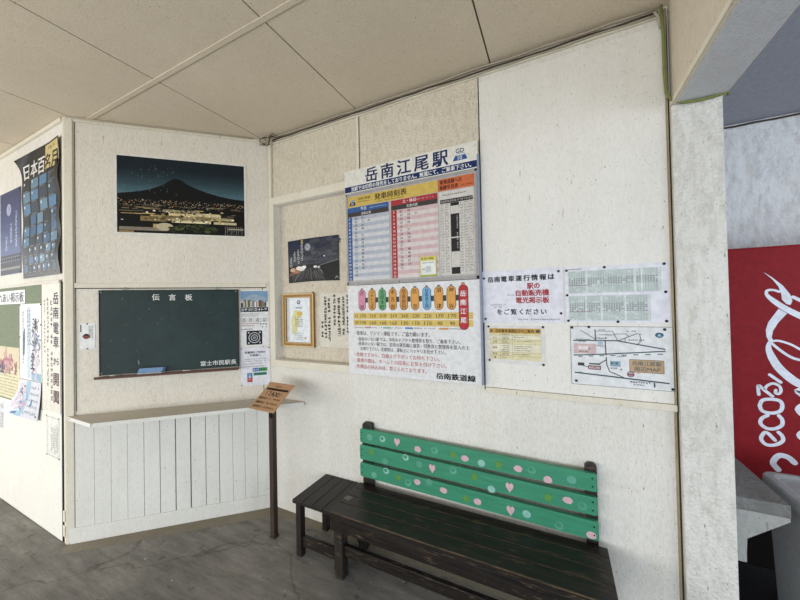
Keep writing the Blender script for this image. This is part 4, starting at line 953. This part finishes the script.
m.text('岳南江尾駅', *G(582, 306), .021, ink('#5f6f6a'), w + .0008, width=.112, bold=.02); m.text('周辺MAP', *G(582, 346), .021, ink('#5f6f6a'), w + .0008, width=.100, bold=.02)
m.disc(*G(470, 388), .015, .014, ink('#7a5a66'), w + .0006); m.disc(*G(470, 388), .0115, .0105, ink('#b9aab8'), w + .0008); m.rect(*G(445, 396), *G(495, 386), ink('#a04a4e'), w + .001)
m.disc(*G(672, 103), .016, .012, ink('#2f5f78'), w + .0006); m.poly([G(655, 112), G(672, 92), G(690, 112)], ink('#a9c0cc'), w + .0008); R_(625, 438, 636, 470, '#4d6066', w + .0005); 
o = tag(m.build('area_map'), 'white area map with dark road lines and a tan title box, by the pillar', 'map')
tacks(o, ((.070, 1.462), (.145, 1.466), (.447, 1.458), (.083, 1.192), (.470, 1.185)), W + .0016)

# =================================================================== BEYOND THE PILLAR
vm = empty('vending_machine', 'B', (1.4, .75, 0), 'red drink vending machine with white script lettering, beyond the pillar', 'vending machine')
V0, V1 = .93, 2.1
m = MB(); m.box(V0, V1, -1.40, -.752, .50, 1.895, M_RED, .012); part(m, 'cabinet', vm)
m = MB(); m.box(V0 + .01, V1 - .01, -1.38, -.77, 0.0, .499, M_DARK, .004); part(m, 'base', vm, 'black lower body')
m = MB(); lw = -.7510; wt = ink('#eef2fb', .5)
m.poly([(1.097, 1.745), (1.134, 1.711), (1.177, 1.66), (1.203, 1.612), (1.212, 1.573), (1.204, 1.55), (1.188, 1.555), (1.170, 1.581), (1.168, 1.613), (1.158, 1.656), (1.134, 1.700)], wt, lw)
m.ribbon([(1.159, 1.628), (1.136, 1.638), (1.113, 1.637), (1.106, 1.623), (1.113, 1.603), (1.136, 1.575), (1.181, 1.531), (1.239, 1.488), (1.30, 1.45)], [.014, .013, .014, .014, .018, .026, .030, .032, .03], wt, lw + .0004)
m.ribbon([(1.215, 1.595), (1.241, 1.577), (1.30, 1.54)], .018, wt, lw)
m.poly([(1.155, 1.529), (1.189, 1.502), (1.152, 1.449), (1.129, 1.401), (1.123, 1.362), (1.130, 1.338), (1.111, 1.336), (1.101, 1.366), (1.099, 1.405), (1.110, 1.449)], wt, lw)
m.ribbon([(1.116, 1.338), (1.149, 1.344), (1.196, 1.326), (1.234, 1.299), (1.30, 1.25)], .012, wt, lw + .0003); m.ribbon([(1.116, 1.335), (1.154, 1.291), (1.194, 1.255), (1.233, 1.238), (1.30, 1.235)], .014, wt, lw + .0002)
m.ribbon([(1.112, 1.335), (1.108, 1.295), (1.122, 1.243), (1.148, 1.187), (1.191, 1.133), (1.229, 1.102), (1.30, 1.065)], [.014, .026, .036, .040, .042, .042, .04], wt, lw + .0004)
for p, wd in (([(1.109, 1.145), (1.153, 1.105)], .016), ([(1.06, 1.025), (1.06, 1.077), (1.087, 1.05), (1.117, 1.021)], .016), ([(1.087, 1.05), (1.093, 1.075), (1.119, 1.095), (1.145, 1.085), (1.153, 1.059), (1.144, 1.038), (1.13, 1.041), (1.132, 1.058)], .014),
              ([(1.062, .959), (1.075, .993), (1.111, 1.003), (1.147, .997), (1.156, .968), (1.145, .937), (1.109, .922), (1.073, .930), (1.062, .959)], .018), ([(1.094, .907), (1.07, .887), (1.063, .857), (1.086, .832), (1.12, .833), (1.15, .856), (1.154, .888), (1.141, .911)], .018),
              ([(1.121, .767), (1.087, .807), (1.068, .786), (1.065, .758), (1.087, .735), (1.125, .742), (1.153, .769), (1.151, .797), (1.137, .815)], .018), ([(1.13, .60), (1.11, .636), (1.135, .681), (1.172, .678), (1.197, .652)], .028),
              ([(1.26, 1.06), (1.220, 1.063), (1.25, 1.030)], .03), ([(1.26, 1.0), (1.218, .957), (1.26, .905)], .026), ([(1.26, .85), (1.219, .812), (1.26, .77)], .024)):
    m.ribbon(p, wd, wt, lw + .0003)
part(m, 'lettering', vm, 'white script lettering turned to read upwards')
m = MB(); led = wallmat('worn_concrete_ledge', '#9a9a98', stucco=.6, scale=60, grime=.9, lo=.5)
ld = empty('ledge', 'B', (.77, .4, .41), 'worn concrete ledge on a bracket behind the pillar, in front of the red machine', 'ledge')
m.slab([(.662, .10), (.886, .10), (.886, .74), (.662, .74)], .645, .700, led, .005); part(m, 'top_slab', ld)
m = MB(); m.prism([(.662, .644), (.884, .644), (.884, .628), (.742, .52), (.742, .41), (.662, .41)], -.17, -.102, wallmat('ledge_bracket', '#b4b5b1', stucco=.3, grime=.5), .003); part(m, 'bracket', ld, 'pale tapered bracket')
bn_ = empty('trash_bin', 'B', (1.16, .28, 0), 'grey plastic bin standing beside the ledge at the right photo edge', 'bin')
gp_ = ink('#9a9c9c', .5)
m = MB(); X0, X1, Y0, Y1 = .945, 1.36, .05, .50
def rr_(ins, z, r=.05, n=5):
    o_ = []
    for cx_, cy_, a0 in ((X1-ins-r, Y1-ins-r, 0), (X0+ins+r, Y1-ins-r, PI/2), (X0+ins+r, Y0+ins+r, PI), (X1-ins-r, Y0+ins+r, 1.5*PI)):
        for k in range(n + 1): a = a0 + PI/2*k/n; o_.append((cx_ + r*math.cos(a), cy_ + r*math.sin(a), z))
    return o_
def loft(rings, mat, cap0=True, cap1=True):
    n = len(rings[0]); vs = [p for r in rings for p in r]; fs = []
    for j in range(len(rings)-1):
        for k in range(n): fs.append((j*n+k, j*n+(k+1) % n, (j+1)*n+(k+1) % n, (j+1)*n+k))
    if cap0: fs.append(tuple(range(n-1, -1, -1)))
    if cap1: fs.append(tuple(range((len(rings)-1)*n, len(rings)*n)))
    m.raw(vs, fs, mat)
loft([rr_(.035, 0), rr_(.03, .05), rr_(.012, .63)], gp_, True, True); part(m, 'body', bn_)
m = MB(); loft([rr_(.006, .632), rr_(0, .636), rr_(0, .672), rr_(.006, .682), rr_(.03, .684), rr_(.045, .672), rr_(.06, .668)], ink('#a9acac', .5)); part(m, 'lid', bn_, 'paler grey lid with a raised rim')

# =================================================================== LIGHT
def area(name, loc, tgt, sx, sy, power, col):
    l = bpy.data.lights.new(name, 'AREA'); l.shape = 'RECTANGLE'; l.size = sx; l.size_y = sy; l.energy = power; l.color = col
    o = bpy.data.objects.new(name, l); COL.objects.link(o); o.location = loc
    o.rotation_euler = (Vector(tgt) - Vector(loc)).to_track_quat('-Z', 'Y').to_euler(); return o
area('daylight_front', (-3.2, -4.6, 1.15), (-1.5, 0, .95), 4.2, 1.5, 84, (1.0, .985, .95))
area('daylight_left', (-6.8, -3.2, 1.5), (-1.5, -.2, 1.1), 2.4, 2.2, 74, (1.0, .99, .965))
area('daylight_right', (3.4, -1.4, 1.5), (.9, .9, 1.3), 2.4, 2.0, 48, (.84, .91, 1.0))
area('daylight_centre', (-.3, -4.6, .75), (-.1, 0, .6), 1.8, 1.1, 46, (.70, .84, 1.0))
w_ = bpy.data.worlds.new('sky'); SC.world = w_; w_.use_nodes = True
bg = w_.node_tree.nodes['Background']; bg.inputs[0].default_value = (.78, .88, 1.0, 1); bg.inputs[1].default_value = .8

# =================================================================== CAMERA
F = 319.7224; yaw, pitch, roll = -.4539, .0128, -.0202
cy_, sy_ = math.cos(yaw), math.sin(yaw); cp, sp = math.cos(pitch), math.sin(pitch)
fw = Vector((sy_*cp, cy_*cp, sp)); r_ = Vector((cy_, -sy_, 0)); u_ = r_.cross(fw); c, s_ = math.cos(roll), math.sin(roll)
R2 = c*r_ + s_*u_; U2 = -s_*r_ + c*u_
cam = bpy.data.cameras.new('camera'); cam.sensor_width = 36; cam.lens = F/800*36; cam.clip_start = .02
co = bpy.data.objects.new('camera', cam); COL.objects.link(co)
co.matrix_world = Matrix(((R2.x, U2.x, -fw.x, 0), (R2.y, U2.y, -fw.y, -CAM_D), (R2.z, U2.z, -fw.z, CAM_H), (0, 0, 0, 1)))
SC.camera = co
SC.view_settings.view_transform = 'Standard'
SC.view_settings.look = 'None'
SC.view_settings.exposure = 0.08
for o in bpy.data.objects:
    if '_org' in o: del o['_org']
